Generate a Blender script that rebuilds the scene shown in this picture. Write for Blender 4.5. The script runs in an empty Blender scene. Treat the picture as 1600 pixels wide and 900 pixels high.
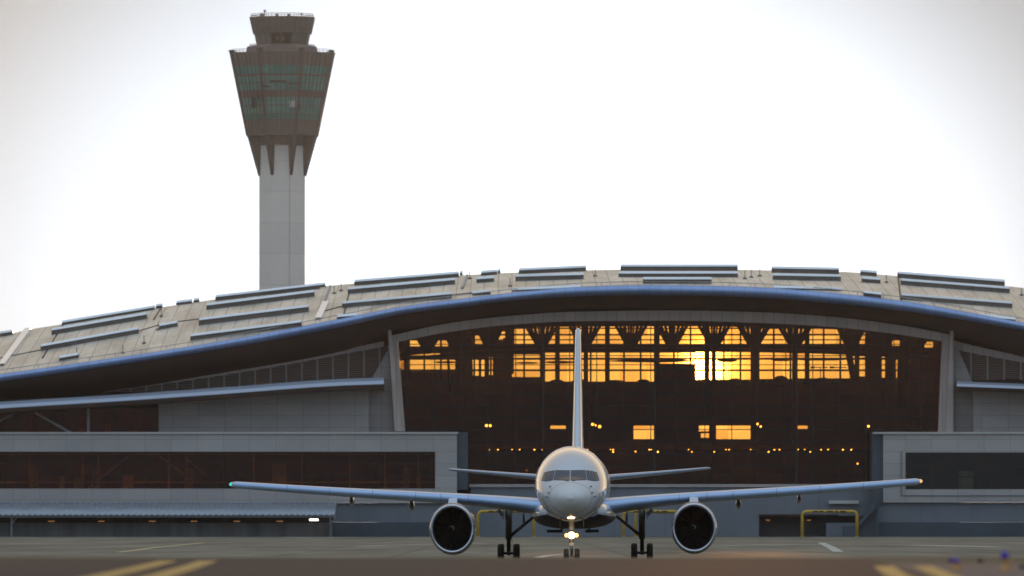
import bpy, math, random
from mathutils import Vector, Matrix
random.seed(7)
S = bpy.context.scene
COL = S.collection

# ------------------------------------------------------------------ camera, world, sun, exposure
K = 8.4e-5           # metres per photo pixel per metre of distance (268 mm lens)
H = 2.15             # eye height above the apron
HY = 817.0           # photo row of the horizon
cam_d = bpy.data.cameras.new('camera'); cam = bpy.data.objects.new('camera', cam_d); COL.objects.link(cam)
cam.location = (0, 0, H); cam.rotation_euler = (math.radians(90), 0, 0)
cam_d.sensor_width = 36; cam_d.lens = 36 / (1600 * K); cam_d.shift_y = (HY - 450) / 1600
cam_d.clip_start = 0.5; cam_d.clip_end = 40000
cam_d.dof.use_dof = True; cam_d.dof.focus_distance = 405; cam_d.dof.aperture_fstop = 2.8
S.camera = cam

SUN_AZ = (1100 - 800) * K            # radians to the right of +Y
SUN_EL = (HY - 575) * K
W = bpy.data.worlds.new('World'); S.world = W; W.use_nodes = True
nt = W.node_tree; nt.nodes.clear()
N = nt.nodes.new; Lk = nt.links.new
sky = N('ShaderNodeTexSky'); sky.sky_type = 'NISHITA'; sky.sun_disc = False
sky.sun_elevation = SUN_EL; sky.sun_rotation = SUN_AZ
sky.air_density = 1.0; sky.dust_density = 1.5; sky.ozone_density = 1.0
bg = N('ShaderNodeBackground'); bg.inputs['Strength'].default_value = 0.05
hs = N('ShaderNodeHueSaturation'); hs.inputs['Saturation'].default_value = .15; hs.inputs['Value'].default_value = .13; Lk(sky.outputs[0], hs.inputs['Color']); Lk(hs.outputs[0], bg.inputs[0])
tc = N('ShaderNodeTexCoord')
dotn = N('ShaderNodeVectorMath'); dotn.operation = 'DOT_PRODUCT'
nrm = N('ShaderNodeVectorMath'); nrm.operation = 'NORMALIZE'; Lk(tc.outputs['Generated'], nrm.inputs[0]); Lk(nrm.outputs[0], dotn.inputs[0])
dotn.inputs[1].default_value = (math.sin(SUN_AZ) * math.cos(SUN_EL), math.cos(SUN_AZ) * math.cos(SUN_EL), math.sin(SUN_EL))
def M_(op, a, b=None):
    m = N('ShaderNodeMath'); m.operation = op
    for i, v in enumerate((a, b)):
        if v is None: continue
        if isinstance(v, (int, float)): m.inputs[i].default_value = v
        else: Lk(v, m.inputs[i])
    return m.outputs[0]
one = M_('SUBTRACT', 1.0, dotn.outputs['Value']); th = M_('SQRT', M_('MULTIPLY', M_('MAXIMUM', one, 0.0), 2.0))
sep = N('ShaderNodeSeparateXYZ'); Lk(nrm.outputs[0], sep.inputs[0])
# broad bank of added sky glow, falling off at the frame corners like vignetting
e1 = M_('POWER', M_('ABSOLUTE', M_('DIVIDE', M_('SUBTRACT', sep.outputs['X'], -0.001), .0675)), 2.0)
e2 = M_('POWER', M_('ABSOLUTE', M_('DIVIDE', M_('SUBTRACT', sep.outputs['Z'], .026), .052)), 2.0)
side = M_('GREATER_THAN', sep.outputs['Y'], 0.0)
bank = M_('MULTIPLY', M_('MULTIPLY', M_('EXPONENT', M_('MULTIPLY', M_('POWER', M_('ADD', e1, e2), 1.7), -.60)), .98), side)
aur = M_('MULTIPLY', M_('EXPONENT', M_('MULTIPLY', th, -1 / math.radians(1.3))), .9)
core = M_('MULTIPLY', M_('EXPONENT', M_('MULTIPLY', M_('POWER', th, 2.0), -1 / (math.radians(0.12) ** 2))), 90.0)
halo = M_('MULTIPLY', M_('EXPONENT', M_('MULTIPLY', M_('POWER', th, 2.0), -1 / (math.radians(0.36) ** 2))), 2.0)
away = M_('MULTIPLY', M_('MINIMUM', M_('MULTIPLY', one, 1.1), 1.0), M_('ADD', .82, M_('MULTIPLY', M_('MAXIMUM', sep.outputs['Z'], 0.0), .9)))
def BG(col, s_):
    b = N('ShaderNodeBackground'); b.inputs[0].default_value = (*col, 1)
    if isinstance(s_, (int, float)): b.inputs[1].default_value = s_
    else: Lk(s_, b.inputs[1])
    return b.outputs[0]
def ADD(a, b):
    n = N('ShaderNodeAddShader'); Lk(a, n.inputs[0]); Lk(b, n.inputs[1]); return n.outputs[0]
tot = ADD(bg.outputs[0], BG((.88, 1, 1.14), bank))
tot = ADD(tot, BG((1.0, .72, .40), M_('MULTIPLY', M_('MULTIPLY', M_('EXPONENT', M_('MULTIPLY', th, -1 / math.radians(14))), 3.4), M_('SUBTRACT', 1.0, M_('EXPONENT', M_('MULTIPLY', M_('POWER', th, 4.0), -1 / math.radians(12)**4)))))); tot = ADD(tot, BG((1.0, .93, .82), aur)); tot = ADD(tot, BG((1.0, .88, .72), core)); tot = ADD(tot, BG((1.0, .75, .45), halo)); tot = ADD(tot, BG((.315, .395, .49), away))  # first term: warm sky ring added outside the view to gild rims
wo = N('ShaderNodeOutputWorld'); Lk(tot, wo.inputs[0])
W.cycles.sampling_method = 'MANUAL'; W.cycles.sample_map_resolution = 4096

sd = bpy.data.lights.new('sun', 'SUN'); sd.energy = 2.0; sd.angle = math.radians(0.5); sd.color = (1, .82, .64)
so = bpy.data.objects.new('sun', sd); COL.objects.link(so); so.location = (0, 600, 200)
dv = Vector((math.sin(SUN_AZ) * math.cos(SUN_EL), math.cos(SUN_AZ) * math.cos(SUN_EL), math.sin(SUN_EL)))
so.rotation_euler = dv.to_track_quat('Z', 'Y').to_euler()

S.view_settings.view_transform = 'Standard'; S.view_settings.look = 'None'
S.view_settings.exposure = 0.24; S.view_settings.gamma = 1.0
S.render.engine = 'CYCLES'
S.render.resolution_x = 1024; S.render.resolution_y = 576
S.cycles.max_bounces = 8; S.cycles.transparent_max_bounces = 16
S.cycles.caustics_reflective = False; S.cycles.caustics_refractive = False
S.cycles.sample_clamp_indirect = 4.0

# ------------------------------------------------------------------ helpers
def X(px, D): return (px - 800) * K * D
def Z(py, D): return H + (HY - py) * K * D
def P(px, py, D): return (X(px, D), D, Z(py, D))

def curve(pts, x):
    n = len(pts)
    if x <= pts[0][0]:
        (x0, y0), (x1, y1) = pts[0], pts[1]; return y0 + (x - x0) * (y1 - y0) / (x1 - x0)
    if x >= pts[-1][0]:
        (x0, y0), (x1, y1) = pts[-2], pts[-1]; return y1 + (x - x1) * (y1 - y0) / (x1 - x0)
    for i in range(n - 1):
        if x <= pts[i + 1][0]: break
    def slope(j):
        if j == 0: return (pts[1][1] - pts[0][1]) / (pts[1][0] - pts[0][0])
        if j == n - 1: return (pts[-1][1] - pts[-2][1]) / (pts[-1][0] - pts[-2][0])
        a = (pts[j][1] - pts[j - 1][1]) / (pts[j][0] - pts[j - 1][0]); b = (pts[j + 1][1] - pts[j][1]) / (pts[j + 1][0] - pts[j][0])
        return 0 if a * b <= 0 else 2 * a * b / (a + b)
    (x0, y0), (x1, y1) = pts[i], pts[i + 1]; h = x1 - x0; t = (x - x0) / h
    return ((2*t**3 - 3*t**2 + 1) * y0 + (t**3 - 2*t**2 + t) * h * slope(i) + (-2*t**3 + 3*t**2) * y1 + (t**3 - t**2) * h * slope(i + 1))

class MB:
    def __init__(s): s.v = []; s.f = []; s.m = []; s.sm = []
    def add(s, vs, fs, m=0, smooth=False):
        o = len(s.v); s.v += [tuple(v) for v in vs]
        for f in fs: s.f.append(tuple(o + i for i in f)); s.m.append(m); s.sm.append(smooth)
        return s
    def hexa(s, a, b, m=0):     # two quads (4 points each) joined into a solid
        return s.add(list(a) + list(b), [(3,2,1,0), (4,5,6,7), (0,1,5,4), (1,2,6,5), (2,3,7,6), (3,0,4,7)], m)
    def box(s, x0, x1, y0, y1, z0, z1, m=0):
        return s.hexa([(x0,y0,z0),(x1,y0,z0),(x1,y1,z0),(x0,y1,z0)], [(x0,y0,z1),(x1,y0,z1),(x1,y1,z1),(x0,y1,z1)], m)
    def pbox(s, px0, px1, py0, py1, D, dep, m=0):
        return s.box(X(px0, D), X(px1, D), D, D + dep, Z(py1, D), Z(py0, D), m)
    def ppoly(s, pp, D, dep, m=0):      # solid prism from a front outline in photo pixels
        n = len(pp); vs = [P(x, y, D) for x, y in pp] + [(X(x, D), D + dep, Z(y, D)) for x, y in pp]
        s.add(vs, [tuple(range(n)), tuple(range(2*n - 1, n - 1, -1))] + [(i, i + n, (i + 1) % n + n, (i + 1) % n) for i in range(n)], m); return s
    def bar(s, a, b, w, h=None, m=0):
        a = Vector(a); b = Vector(b); d = (b - a).normalized(); h = h or w
        up = Vector((0, 0, 1)) if abs(d.z) < .95 else Vector((0, 1, 0))
        u = d.cross(up).normalized() * w / 2; t = u.cross(d).normalized() * h / 2
        return s.hexa([a-u-t, a+u-t, a+u+t, a-u+t], [b-u-t, b+u-t, b+u+t, b-u+t], m)
    def tube(s, pts, r, n=12, m=0, caps=True, smooth=True):
        pts = [Vector(p) for p in pts]; rs = r if isinstance(r, (list, tuple)) else [r] * len(pts)
        vs = []; N_ = len(pts)
        for i, p in enumerate(pts):
            d = (pts[min(i + 1, N_ - 1)] - pts[max(i - 1, 0)]).normalized()
            up = Vector((0, 0, 1)) if abs(d.z) < .9 else Vector((0, 1, 0))
            u = d.cross(up).normalized(); t = u.cross(d)
            for k in range(n):
                a = 2 * math.pi * k / n; vs.append(p + (u * math.cos(a) + t * math.sin(a)) * rs[i])
        fs = [(i*n + k, i*n + (k+1) % n, (i+1)*n + (k+1) % n, (i+1)*n + k) for i in range(N_ - 1) for k in range(n)]
        s.add(vs, fs, m, smooth)
        if caps: s.add(vs[:n], [tuple(range(n))], m); s.add(vs[-n:], [tuple(range(n))], m)
        return s
    def grid(s, rows, m=0, smooth=False, close=False, mf=None):
        nr = len(rows); nc = len(rows[0]); vs = [v for r in rows for v in r]; o = len(s.v); s.v += [tuple(v) for v in vs]
        for i in range(nr - 1):
            for j in range(nc if close else nc - 1):
                f = (o+i*nc+j, o+i*nc+(j+1) % nc, o+(i+1)*nc+(j+1) % nc, o+(i+1)*nc+j)
                s.f.append(f); s.m.append(mf(i, j) if mf else m); s.sm.append(smooth)
        return s
    def lathe(s, prof, c, axis='z', n=24, m=0, smooth=True, sx=1, sz=1, mf=None, a0=0):
        rows = []
        for (r, h) in prof:
            row = []
            for k in range(n):
                a = a0 + 2 * math.pi * k / n; u = r * math.cos(a) * sx; v = r * math.sin(a) * sz
                row.append((c[0]+u, c[1]+v, c[2]+h) if axis == 'z' else ((c[0]+u, c[1]+h, c[2]+v) if axis == 'y' else (c[0]+h, c[1]+u, c[2]+v)))
            rows.append(row)
        return s.grid(rows, m, smooth, True, mf)
    def build(s, name, mats, parent=None, label=None):
        me = bpy.data.meshes.new(name); me.from_pydata(s.v, [], s.f)
        for mt in (mats if isinstance(mats, (list, tuple)) else [mats]): me.materials.append(mt)
        me.polygons.foreach_set('material_index', s.m); me.polygons.foreach_set('use_smooth', s.sm)
        me.update()
        import bmesh
        bm = bmesh.new(); bm.from_mesh(me); bmesh.ops.remove_doubles(bm, verts=bm.verts, dist=1e-5)
        bmesh.ops.recalc_face_normals(bm, faces=bm.faces); bm.to_mesh(me); bm.free()
        o = bpy.data.objects.new(name, me); COL.objects.link(o)
        if parent: o.parent = parent
        if label: o['label'] = label
        return o

def tag(o, label, cat, group=None, kind=None):
    if label: o['label'] = label
    if cat: o['category'] = cat
    if group: o['group'] = group
    if kind: o['kind'] = kind
    return o
def struct(o, label=None, cat=None):
    o['kind'] = 'structure'
    if label: o['label'] = label
    o['category'] = cat or o.name
    return o
def empty(name, loc, label, cat, group=None, rot=(0, 0, 0)):
    o = bpy.data.objects.new(name, None); COL.objects.link(o); o.location = loc; o.rotation_euler = rot; o.empty_display_size = .3
    return tag(o, label, cat, group)
def copy_tree(o, parent=None):
    c = o.copy(); COL.objects.link(c)
    if parent: c.parent = parent
    for ch in list(o.children): copy_tree(ch, c)
    return c

# ------------------------------------------------------------------ materials
def mat(name, col, rough=.6, metal=0.0, spec=.5, var=.12, vs=1.0, bump=0.0, emit=None, estr=0, coat=0, axes=None, joint=None, jcol=None, streak=None):
    m = bpy.data.materials.new(name); m.use_nodes = True; t = m.node_tree; n = t.nodes; l = t.links
    b = n['Principled BSDF']; b.inputs['Roughness'].default_value = rough; b.inputs['Metallic'].default_value = metal
    b.inputs['Specular IOR Level'].default_value = spec; b.inputs['Coat Weight'].default_value = coat; b.inputs['Coat Roughness'].default_value = .08
    g = n.new('ShaderNodeNewGeometry'); pos = g.outputs['Position']
    nz = n.new('ShaderNodeTexNoise'); nz.inputs['Scale'].default_value = vs; nz.inputs['Detail'].default_value = 6; nz.inputs['Roughness'].default_value = .65
    if streak:
        mp = n.new('ShaderNodeMapping'); mp.inputs['Scale'].default_value = streak; l.new(pos, mp.inputs[0]); l.new(mp.outputs[0], nz.inputs['Vector'])
    else: l.new(pos, nz.inputs['Vector'])
    rp = n.new('ShaderNodeMapRange'); rp.inputs['From Min'].default_value = .3; rp.inputs['From Max'].default_value = .7
    rp.inputs['To Min'].default_value = 1 - var; rp.inputs['To Max'].default_value = 1 + var; l.new(nz.outputs[0], rp.inputs[0])
    mul = n.new('ShaderNodeVectorMath'); mul.operation = 'SCALE'; mul.inputs[0].default_value = col[:3]; l.new(rp.outputs[0], mul.inputs['Scale'])
    out = mul.outputs[0]
    if joint:       # panel joints: (width, height, line width); axes picks world axes
        sp = n.new('ShaderNodeSeparateXYZ'); l.new(pos, sp.inputs[0]); cb = n.new('ShaderNodeCombineXYZ')
        l.new(sp.outputs[axes[0]], cb.inputs[0]); l.new(sp.outputs[axes[1]], cb.inputs[1])
        bt = n.new('ShaderNodeTexBrick'); l.new(cb.outputs[0], bt.inputs['Vector']); bt.offset = 0; bt.squash = 1
        bt.inputs['Scale'].default_value = 1; bt.inputs['Brick Width'].default_value = joint[0]; bt.inputs['Row Height'].default_value = joint[1]
        bt.inputs['Mortar Size'].default_value = joint[2]; bt.inputs['Mortar Smooth'].default_value = .1
        bt.inputs['Color1'].default_value = (1, 1, 1, 1); bt.inputs['Color2'].default_value = (.88, .88, .9, 1)
        jc = jcol if jcol else .35; bt.inputs['Mortar'].default_value = (jc, jc, jc, 1)
        mm = n.new('ShaderNodeVectorMath'); mm.operation = 'MULTIPLY'; l.new(out, mm.inputs[0]); l.new(bt.outputs['Color'], mm.inputs[1]); out = mm.outputs[0]
    l.new(out, b.inputs['Base Color'])
    rr = n.new('ShaderNodeMapRange'); rr.inputs['To Min'].default_value = max(.02, rough - .08); rr.inputs['To Max'].default_value = min(1, rough + .08); l.new(nz.outputs[0], rr.inputs[0]); l.new(rr.outputs[0], b.inputs['Roughness'])
    if bump:
        bp = n.new('ShaderNodeBump'); bp.inputs['Strength'].default_value = bump; bp.inputs['Distance'].default_value = .05; l.new(nz.outputs[0], bp.inputs['Height']); l.new(bp.outputs[0], b.inputs['Normal'])
    if emit: b.inputs['Emission Color'].default_value = (*emit, 1); b.inputs['Emission Strength'].default_value = estr
    return m
def glass(name, tint, refl=(1, 1, 1), rough=.02, ior=1.5, var=0.0):
    m = bpy.data.materials.new(name); m.use_nodes = True; t = m.node_tree; n = t.nodes; l = t.links; n.clear()
    tr = n.new('ShaderNodeBsdfTransparent'); tr.inputs[0].default_value = (*tint, 1)
    gl = n.new('ShaderNodeBsdfGlossy'); gl.inputs[0].default_value = (*refl, 1); gl.inputs['Roughness'].default_value = rough
    fr = n.new('ShaderNodeFresnel'); fr.inputs[0].default_value = ior
    mx = n.new('ShaderNodeMixShader'); o = n.new('ShaderNodeOutputMaterial')
    l.new(fr.outputs[0], mx.inputs[0]); l.new(tr.outputs[0], mx.inputs[1]); l.new(gl.outputs[0], mx.inputs[2]); l.new(mx.outputs[0], o.inputs[0])
    if var:
        g = n.new('ShaderNodeNewGeometry'); nz = n.new('ShaderNodeTexNoise'); nz.inputs['Scale'].default_value = .35; l.new(g.outputs['Position'], nz.inputs['Vector'])
        bp = n.new('ShaderNodeBump'); bp.inputs['Strength'].default_value = var; bp.inputs['Distance'].default_value = .05; l.new(nz.outputs[0], bp.inputs['Height']); l.new(bp.outputs[0], gl.inputs['Normal'])
    return m
def vary_panes(m, w, h, lo=(.72, .62, .55)):
    t = m.node_tree; n = t.nodes; l = t.links; tr = next(x for x in n if x.type == 'BSDF_TRANSPARENT'); c = tr.inputs[0].default_value[:]
    g = n.new('ShaderNodeNewGeometry'); sp = n.new('ShaderNodeSeparateXYZ'); cb = n.new('ShaderNodeCombineXYZ'); l.new(g.outputs['Position'], sp.inputs[0]); l.new(sp.outputs[0], cb.inputs[0]); l.new(sp.outputs[2], cb.inputs[1])
    bt = n.new('ShaderNodeTexBrick'); bt.offset = 0; l.new(cb.outputs[0], bt.inputs['Vector']); bt.inputs['Scale'].default_value = 1; bt.inputs['Brick Width'].default_value = w; bt.inputs['Row Height'].default_value = h; bt.inputs['Mortar Size'].default_value = .02
    bt.inputs['Color1'].default_value = c; bt.inputs['Color2'].default_value = (c[0]*lo[0], c[1]*lo[1], c[2]*lo[2], 1); bt.inputs['Mortar'].default_value = (c[0]*.5, c[1]*.5, c[2]*.5, 1); l.new(bt.outputs['Color'], tr.inputs[0])
    return m
def emis(name, col, s):
    m = bpy.data.materials.new(name); m.use_nodes = True; n = m.node_tree.nodes; n.clear()
    e = n.new('ShaderNodeEmission'); e.inputs[0].default_value = (*col, 1); e.inputs[1].default_value = s
    o = n.new('ShaderNodeOutputMaterial'); m.node_tree.links.new(e.outputs[0], o.inputs[0]); return m

mAsph = mat('asphalt_foreground', (.048, .037, .034), .85, spec=.2, var=.25, vs=.8, bump=.3)
mShld = mat('worn_shoulder_asphalt', (.13, .105, .095), .85, spec=.2, var=.2, vs=.6, bump=.3)
mConc = mat('apron_concrete', (.155, .145, .11), .8, spec=.25, var=.55, vs=.4, streak=(.3, .03, 1), joint=(7.5, 40, .12), axes=('X', 'Y'), jcol=.55)
mGnd = mat('airfield_ground', (.07, .075, .05), .9, spec=.2, var=.3, vs=.05)
mYel = mat('yellow_paint', (.40, .23, .04), .6, var=.25, vs=1.5)
mTan = mat('faded_yellow_paint', (.42, .33, .17), .7, var=.3, vs=.3)
mWhiteP = mat('faded_white_paint', (.42, .43, .38), .7, var=.35, vs=.2)
mRoof = mat('roof_sheet', (.68, .61, .51), .48, .3, var=.36, vs=.5, streak=(.45, .06, .45), joint=(2.2, 12, .07), axes=('X', 'Y'), jcol=.45)
mFasc = mat('fascia_metal', (.30, .42, .68), .42, .55, var=.02, vs=.3, joint=(1.65, 600, .035), axes=('X', 'Y'), jcol=.6)
mCanopy = mat('canopy_metal', (.40, .45, .54), .45, .4, var=.02, vs=.3)
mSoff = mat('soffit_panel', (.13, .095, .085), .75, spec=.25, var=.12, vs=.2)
mGrey = mat('grey_wall_panel', (.46, .44, .42), .6, var=.06, vs=.15, joint=(4.1, 1.9, .045), axes=('X', 'Z'), jcol=.6)
mGreyB = mat('blue_grey_wall_panel', (.44, .415, .395), .55, var=.06, vs=.15, joint=(4.1, 1.9, .045), axes=('X', 'Z'), jcol=.6)
mBeam = mat('beam_cladding', (.60, .51, .46), .55, var=.05, vs=.2, joint=(1.65, 60, .04), axes=('X', 'Z'), jcol=.5)
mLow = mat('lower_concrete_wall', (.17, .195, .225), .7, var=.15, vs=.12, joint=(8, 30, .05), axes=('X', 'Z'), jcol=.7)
mLow2 = mat('dark_concrete_wall', (.06, .08, .10), .8, var=.2, vs=.12)  # darker, bluer tone for low walls, returns and the stair
mPale = mat('pale_coping', (.5, .5, .47), .6, var=.1, vs=.2)
mDark = mat('dark_steel', (.035, .028, .028), .6, .3, var=.1, vs=1)
mSteel = mat('interior_steel', (.05, .035, .03), .6, .2, var=.1, vs=1)
mMull = mat('mullion', (.03, .022, .022), .5, .4, var=.05, vs=1)
mInt = mat('interior_wall', (.26, .10, .12), .8, spec=.2, var=.25, vs=.12)
mIntF = mat('interior_floor', (.10, .06, .05), .6, var=.1, vs=.2)
mGlass = glass('bronze_glass', (.80, .42, .075), (.85, .55, .5), .03, 1.4)
mGlass2 = glass('red_bronze_glass', (.60, .32, .22), (.85, .55, .5), .03, 1.4)
mGlassR = glass('red_glass', (.62, .15, .10), (.85, .55, .5), .03, 1.4)
mGlassT = glass('teal_glass', (.30, .40, .34), (.6, .75, .8), .03, 1.45)
vary_panes(mGlass, 4.25, 1.86); vary_panes(mGlass2, 4.07, 1.9, (.55, .8, .9))
mClear = glass('clear_glass', (.97, .93, .86), (1, 1, 1), .02, 1.3)
mLouv = mat('louvre_slat', (.42, .36, .30), .6, .2, var=.08, vs=.5)
mSky = mat('skylight_box', (.20, .175, .155), .5, .2, var=.1, vs=.5)
mSkyT = mat('skylight_cap', (.85, .87, .88), .3, .1, var=.03, vs=.5)
mShed = mat('corrugated_sheet', (.30, .33, .37), .45, .4, var=.12, vs=.3)
mShedW = mat('shed_wall', (.26, .27, .28), .7, var=.35, vs=.5, streak=(1, 1, .05))
mClad = mat('tower_cladding', (.165, .12, .10), .6, .1, var=.08, vs=.4, joint=(1.3, .45, .05), axes=('X', 'Z'), jcol=.6)
mTrib = mat('tower_rib', (.12, .075, .065), .5, .2, var=.05, vs=.5)
mTgreen = mat('tower_green_glass', (.085, .24, .195), .25, .0, spec=.8, var=.2, vs=.25)
mTgreen2 = mat('tower_window_glass', (.14, .30, .25), .2, .0, spec=.8, var=.25, vs=.3)
mTdark = mat('tower_dark_opening', (.035, .025, .022), .5)
mShaft = mat('tower_concrete', (.86, .75, .65), .7, var=.05, vs=.12, joint=(60, 6.5, .06), axes=('X', 'Z'), jcol=.75)
mCabG = glass('cab_glass', (.28, .24, .20), (.5, .5, .5), .03, 1.5)
mWhite = mat('aircraft_white_paint', (.57, .60, .65), .18, var=.015, vs=.6, coat=.6)
mNose = mat('radome_paint', (.63, .63, .62), .22, var=.02, vs=.6, coat=.5)
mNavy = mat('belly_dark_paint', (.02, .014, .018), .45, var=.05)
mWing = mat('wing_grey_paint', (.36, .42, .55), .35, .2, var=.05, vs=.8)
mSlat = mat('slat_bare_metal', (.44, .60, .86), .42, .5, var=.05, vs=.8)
mLip = mat('intake_lip_metal', (.55, .56, .6), .22, .95, var=.04)
mNac = mat('nacelle_paint', (.055, .06, .085), .22, .2, var=.06, coat=.6)
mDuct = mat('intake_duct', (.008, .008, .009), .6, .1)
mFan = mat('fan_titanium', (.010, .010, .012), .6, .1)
mTyre = mat('tyre_rubber', (.018, .018, .018), .75, var=.1)
mHub = mat('wheel_hub', (.35, .35, .35), .4, .6)
mGear = mat('gear_steel', (.07, .065, .06), .4, .5)
mGearW = mat('gear_grey_paint', (.42, .42, .42), .35, .1)
mWind = mat('cockpit_glass', (.035, .045, .065), .06, 0, spec=.9, var=.1)
mSeal = mat('window_seal', (.16, .17, .19), .5)
mAmberL = emis('amber_landing_light', (1, .52, .17), 2.6)
mSeamW = mat('slat_seam_grey', (.30, .34, .44), .5)
mOrangeL = emis('landing_light', (1, .60, .24), 9)
mGreenL = emis('green_nav_light', (.1, .8, .5), .8)
mRedL = emis('amber_nav_light', (1, .45, .15), 1.2)
mLamp = emis('interior_lamp_glow', (1, .78, .50), 6)
mLampD = emis('interior_lamp_dim', (1, .45, .15), .22)
mLampW = emis('shed_lamp_glow', (1, .93, .82), 3)
mBarY = mat('barrier_yellow_paint', (.55, .34, .03), .45, var=.15, vs=1)
mBarK = mat('barrier_black_lettering', (.03, .03, .02), .6)
mBlue = mat('blue_lens', (.02, .01, .30), .15, emit=(.05, .03, .5), estr=.06)
mFixY = mat('orange_fixture', (.6, .30, .08), .5)
mFixD = mat('dark_fixture', (.03, .025, .03), .6)
mRoomP = mat('room_partition', (.48, .32, .20), .7, var=.3, vs=.4)
mPlant = mat('plant_leaf', (.04, .05, .02), .8)

# ------------------------------------------------------------------ ground
CREST = H - 61 * K * 100
def gz(y):
    if y < 100: return CREST
    if y > 330: return 0.0
    t = (y - 100) / 230; return CREST * (1 - t * t * (3 - 2 * t))
ys = [-400, 0, 40, 60, 80, 95, 100] + [100 + i * 9 for i in range(1, 25)] + [330, 420, 600, 900, 1200, 2500, 6000, 14000]
mb = MB(); xs = [-9000, -1500, -300, -60, 0, 60, 300, 1500, 9000]
mb.grid([[(x, y, gz(y) - (.004 if y < 340 else 0)) for x in xs] for y in ys], smooth=True)
struct(mb.build('ground', mGnd), 'dull grass and earth of the airfield out to the horizon', 'ground')
mb = MB(); mb.grid([[(x, y, gz(y) + .004) for x in (-60, -20, 0, 4.0 + max(0, (y-73)) * .03)] for y in (-40, 40, 73, 92, 100, 102, 107)], smooth=True)
struct(mb.build('taxiway', mAsph), 'dark blurred foreground asphalt across the bottom of the picture', 'taxiway')
mb = MB(); mb.grid([[(x, y, gz(y) + .004) for x in (4.0 + max(0, (y-73)) * .03, 20, 60)] for y in (-40, 40, 73, 92, 95)], smooth=True)
struct(mb.build('shoulder', mShld), 'paler worn asphalt at the bottom right corner', 'pavement')
mb = MB(); mb.grid([[(x, y, gz(y) + .004) for x in (-260, -60, 0, 60, 260)] for y in (220, 240, 260, 280, 300, 330, 600, 900, 1176)], smooth=True)
struct(mb.build('apron', mConc), 'stained grey concrete apron between the jet and the terminal', 'apron')
def stripe(pts, w, z, m, name, label):
    L = []; R = []
    for i, (x, y) in enumerate(pts):
        a = pts[max(i-1, 0)]; b = pts[min(i+1, len(pts)-1)]; d = Vector((b[0]-a[0], b[1]-a[1])).normalized(); nx, ny = d.y, -d.x
        L.append((x - nx*w/2, y - ny*w/2, z(y))); R.append((x + nx*w/2, y + ny*w/2, z(y)))
    mb = MB(); mb.grid([L, R]); o = mb.build(name, m); struct(o, label, 'road marking'); return o
zc = lambda y: gz(y) + .008; za = lambda y: .008 if y > 330 else gz(y) + .008
stripe([(-2.977, 30.53), (-3.603, 61.07), (-3.908, 73.28), (-4.198, 86.26), (-4.542, 100.00), (-4.580, 101.53)], 0.260, zc, mYel, 'taxiway_line', 'left of the two blurred yellow lines in the bottom left foreground')
stripe([(-2.443, 30.53), (-3.053, 61.07), (-3.374, 73.28), (-3.664, 86.26), (-4.008, 100.00), (-4.046, 101.53)], 0.260, zc, mYel, 'taxiway_line', 'right of the two blurred yellow lines in the bottom left foreground')
stripe([(2.443, 30.53), (3.282, 61.07), (3.702, 73.28), (4.351, 89.31)], 0.229, zc, mYel, 'taxiway_line', 'left of the two blurred yellow lines in the bottom right foreground')
stripe([(2.748, 30.53), (3.664, 61.07), (4.160, 73.28), (4.809, 89.31)], 0.229, zc, mYel, 'taxiway_line', 'right of the two blurred yellow lines in the bottom right foreground')
stripe([(-28.9, 560), (-29.6, 600), (-31, 660), (-33.5, 826)], .7, za, mTan, 'apron_line', 'faded yellow line curving over the apron at the left')
def apx(px, py): D = H / ((py - HY) * K); return (X(px, D), D)
stripe([apx(1120, 852.5), apx(1290, 850.5), apx(1420, 851.5), apx(1560, 854.5)], 2.2, za, mWhiteP, 'apron_line', 'faint white line along the apron below the right wing')
stripe([apx(1283, 848), apx(1298, 855), apx(1310, 862)], .8, za, mWhiteP, 'apron_line', 'short slanting white line on the apron under the right wing')
stripe([apx(560, 853), apx(760, 848.5), apx(980, 850.5), apx(1120, 850)], 1.2, za, mWhiteP, 'apron_line', 'thin pale line running behind the jet wheels')
stripe([apx(840, 871.5), apx(856, 868), apx(880, 866)], .7, za, mWhiteP, 'apron_line', 'short pale mark beside the nose wheels')

# ------------------------------------------------------------------ terminal
TB = empty('terminal_building', (0, 1200, 0), 'wide terminal with a curved metal roof and big bronze glass front behind the jet', 'terminal')
TI = Matrix.Translation((0, -1200, 0))
def part(mb, name, mats, parent=None, label=None):
    o = mb.build(name, mats, parent or TB, label)
    if (parent or TB) == TB: o.matrix_parent_inverse = TI
    return o
EAVE = [(-300, 622), (-150, 604), (0, 584), (135, 565), (270, 545), (405, 522), (540, 496), (632, 478), (708, 468), (820, 455), (900, 448), (1000, 445), (1100, 446), (1200, 449), (1256, 453), (1412, 470), (1500, 485), (1600, 504), (1750, 533), (1900, 560)]
FBOT = [(-300, 633), (0, 596), (270, 557), (405, 535), (540, 509), (632, 490), (708, 481), (820, 468), (900, 463), (1000, 461), (1100, 462), (1200, 466), (1256, 470), (1412, 486), (1500, 499), (1600, 516), (1900, 571)]
SOFB = [(-300, 650), (0, 626), (180, 611), (340, 585), (450, 567), (540, 549), (608, 526), (700, 507), (802, 495), (900, 489), (1050, 487), (1195, 490), (1300, 497), (1400, 509), (1482, 524), (1600, 560), (1900, 620)]
RIDGE = [(-300, 590), (0, 526), (50, 514), (82, 509), (253, 480), (334, 468), (508, 447), (720, 430), (917, 422), (1030, 421), (1150, 421.5), (1312, 424.5), (1403, 431), (1500, 440), (1600, 450), (1900, 492)]
DE, DR = 1190.0, 1262.0
cols = list(range(-300, 1901, 20))
def rsurf(px, t):
    zE = Z(curve(EAVE, px), DE); zR = Z(curve(RIDGE, px), DR); D = DE + t * (DR - DE)
    return (X(px, D), D, zE + (zR - zE) * (1.15 * t - .15 * t * t))
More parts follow.
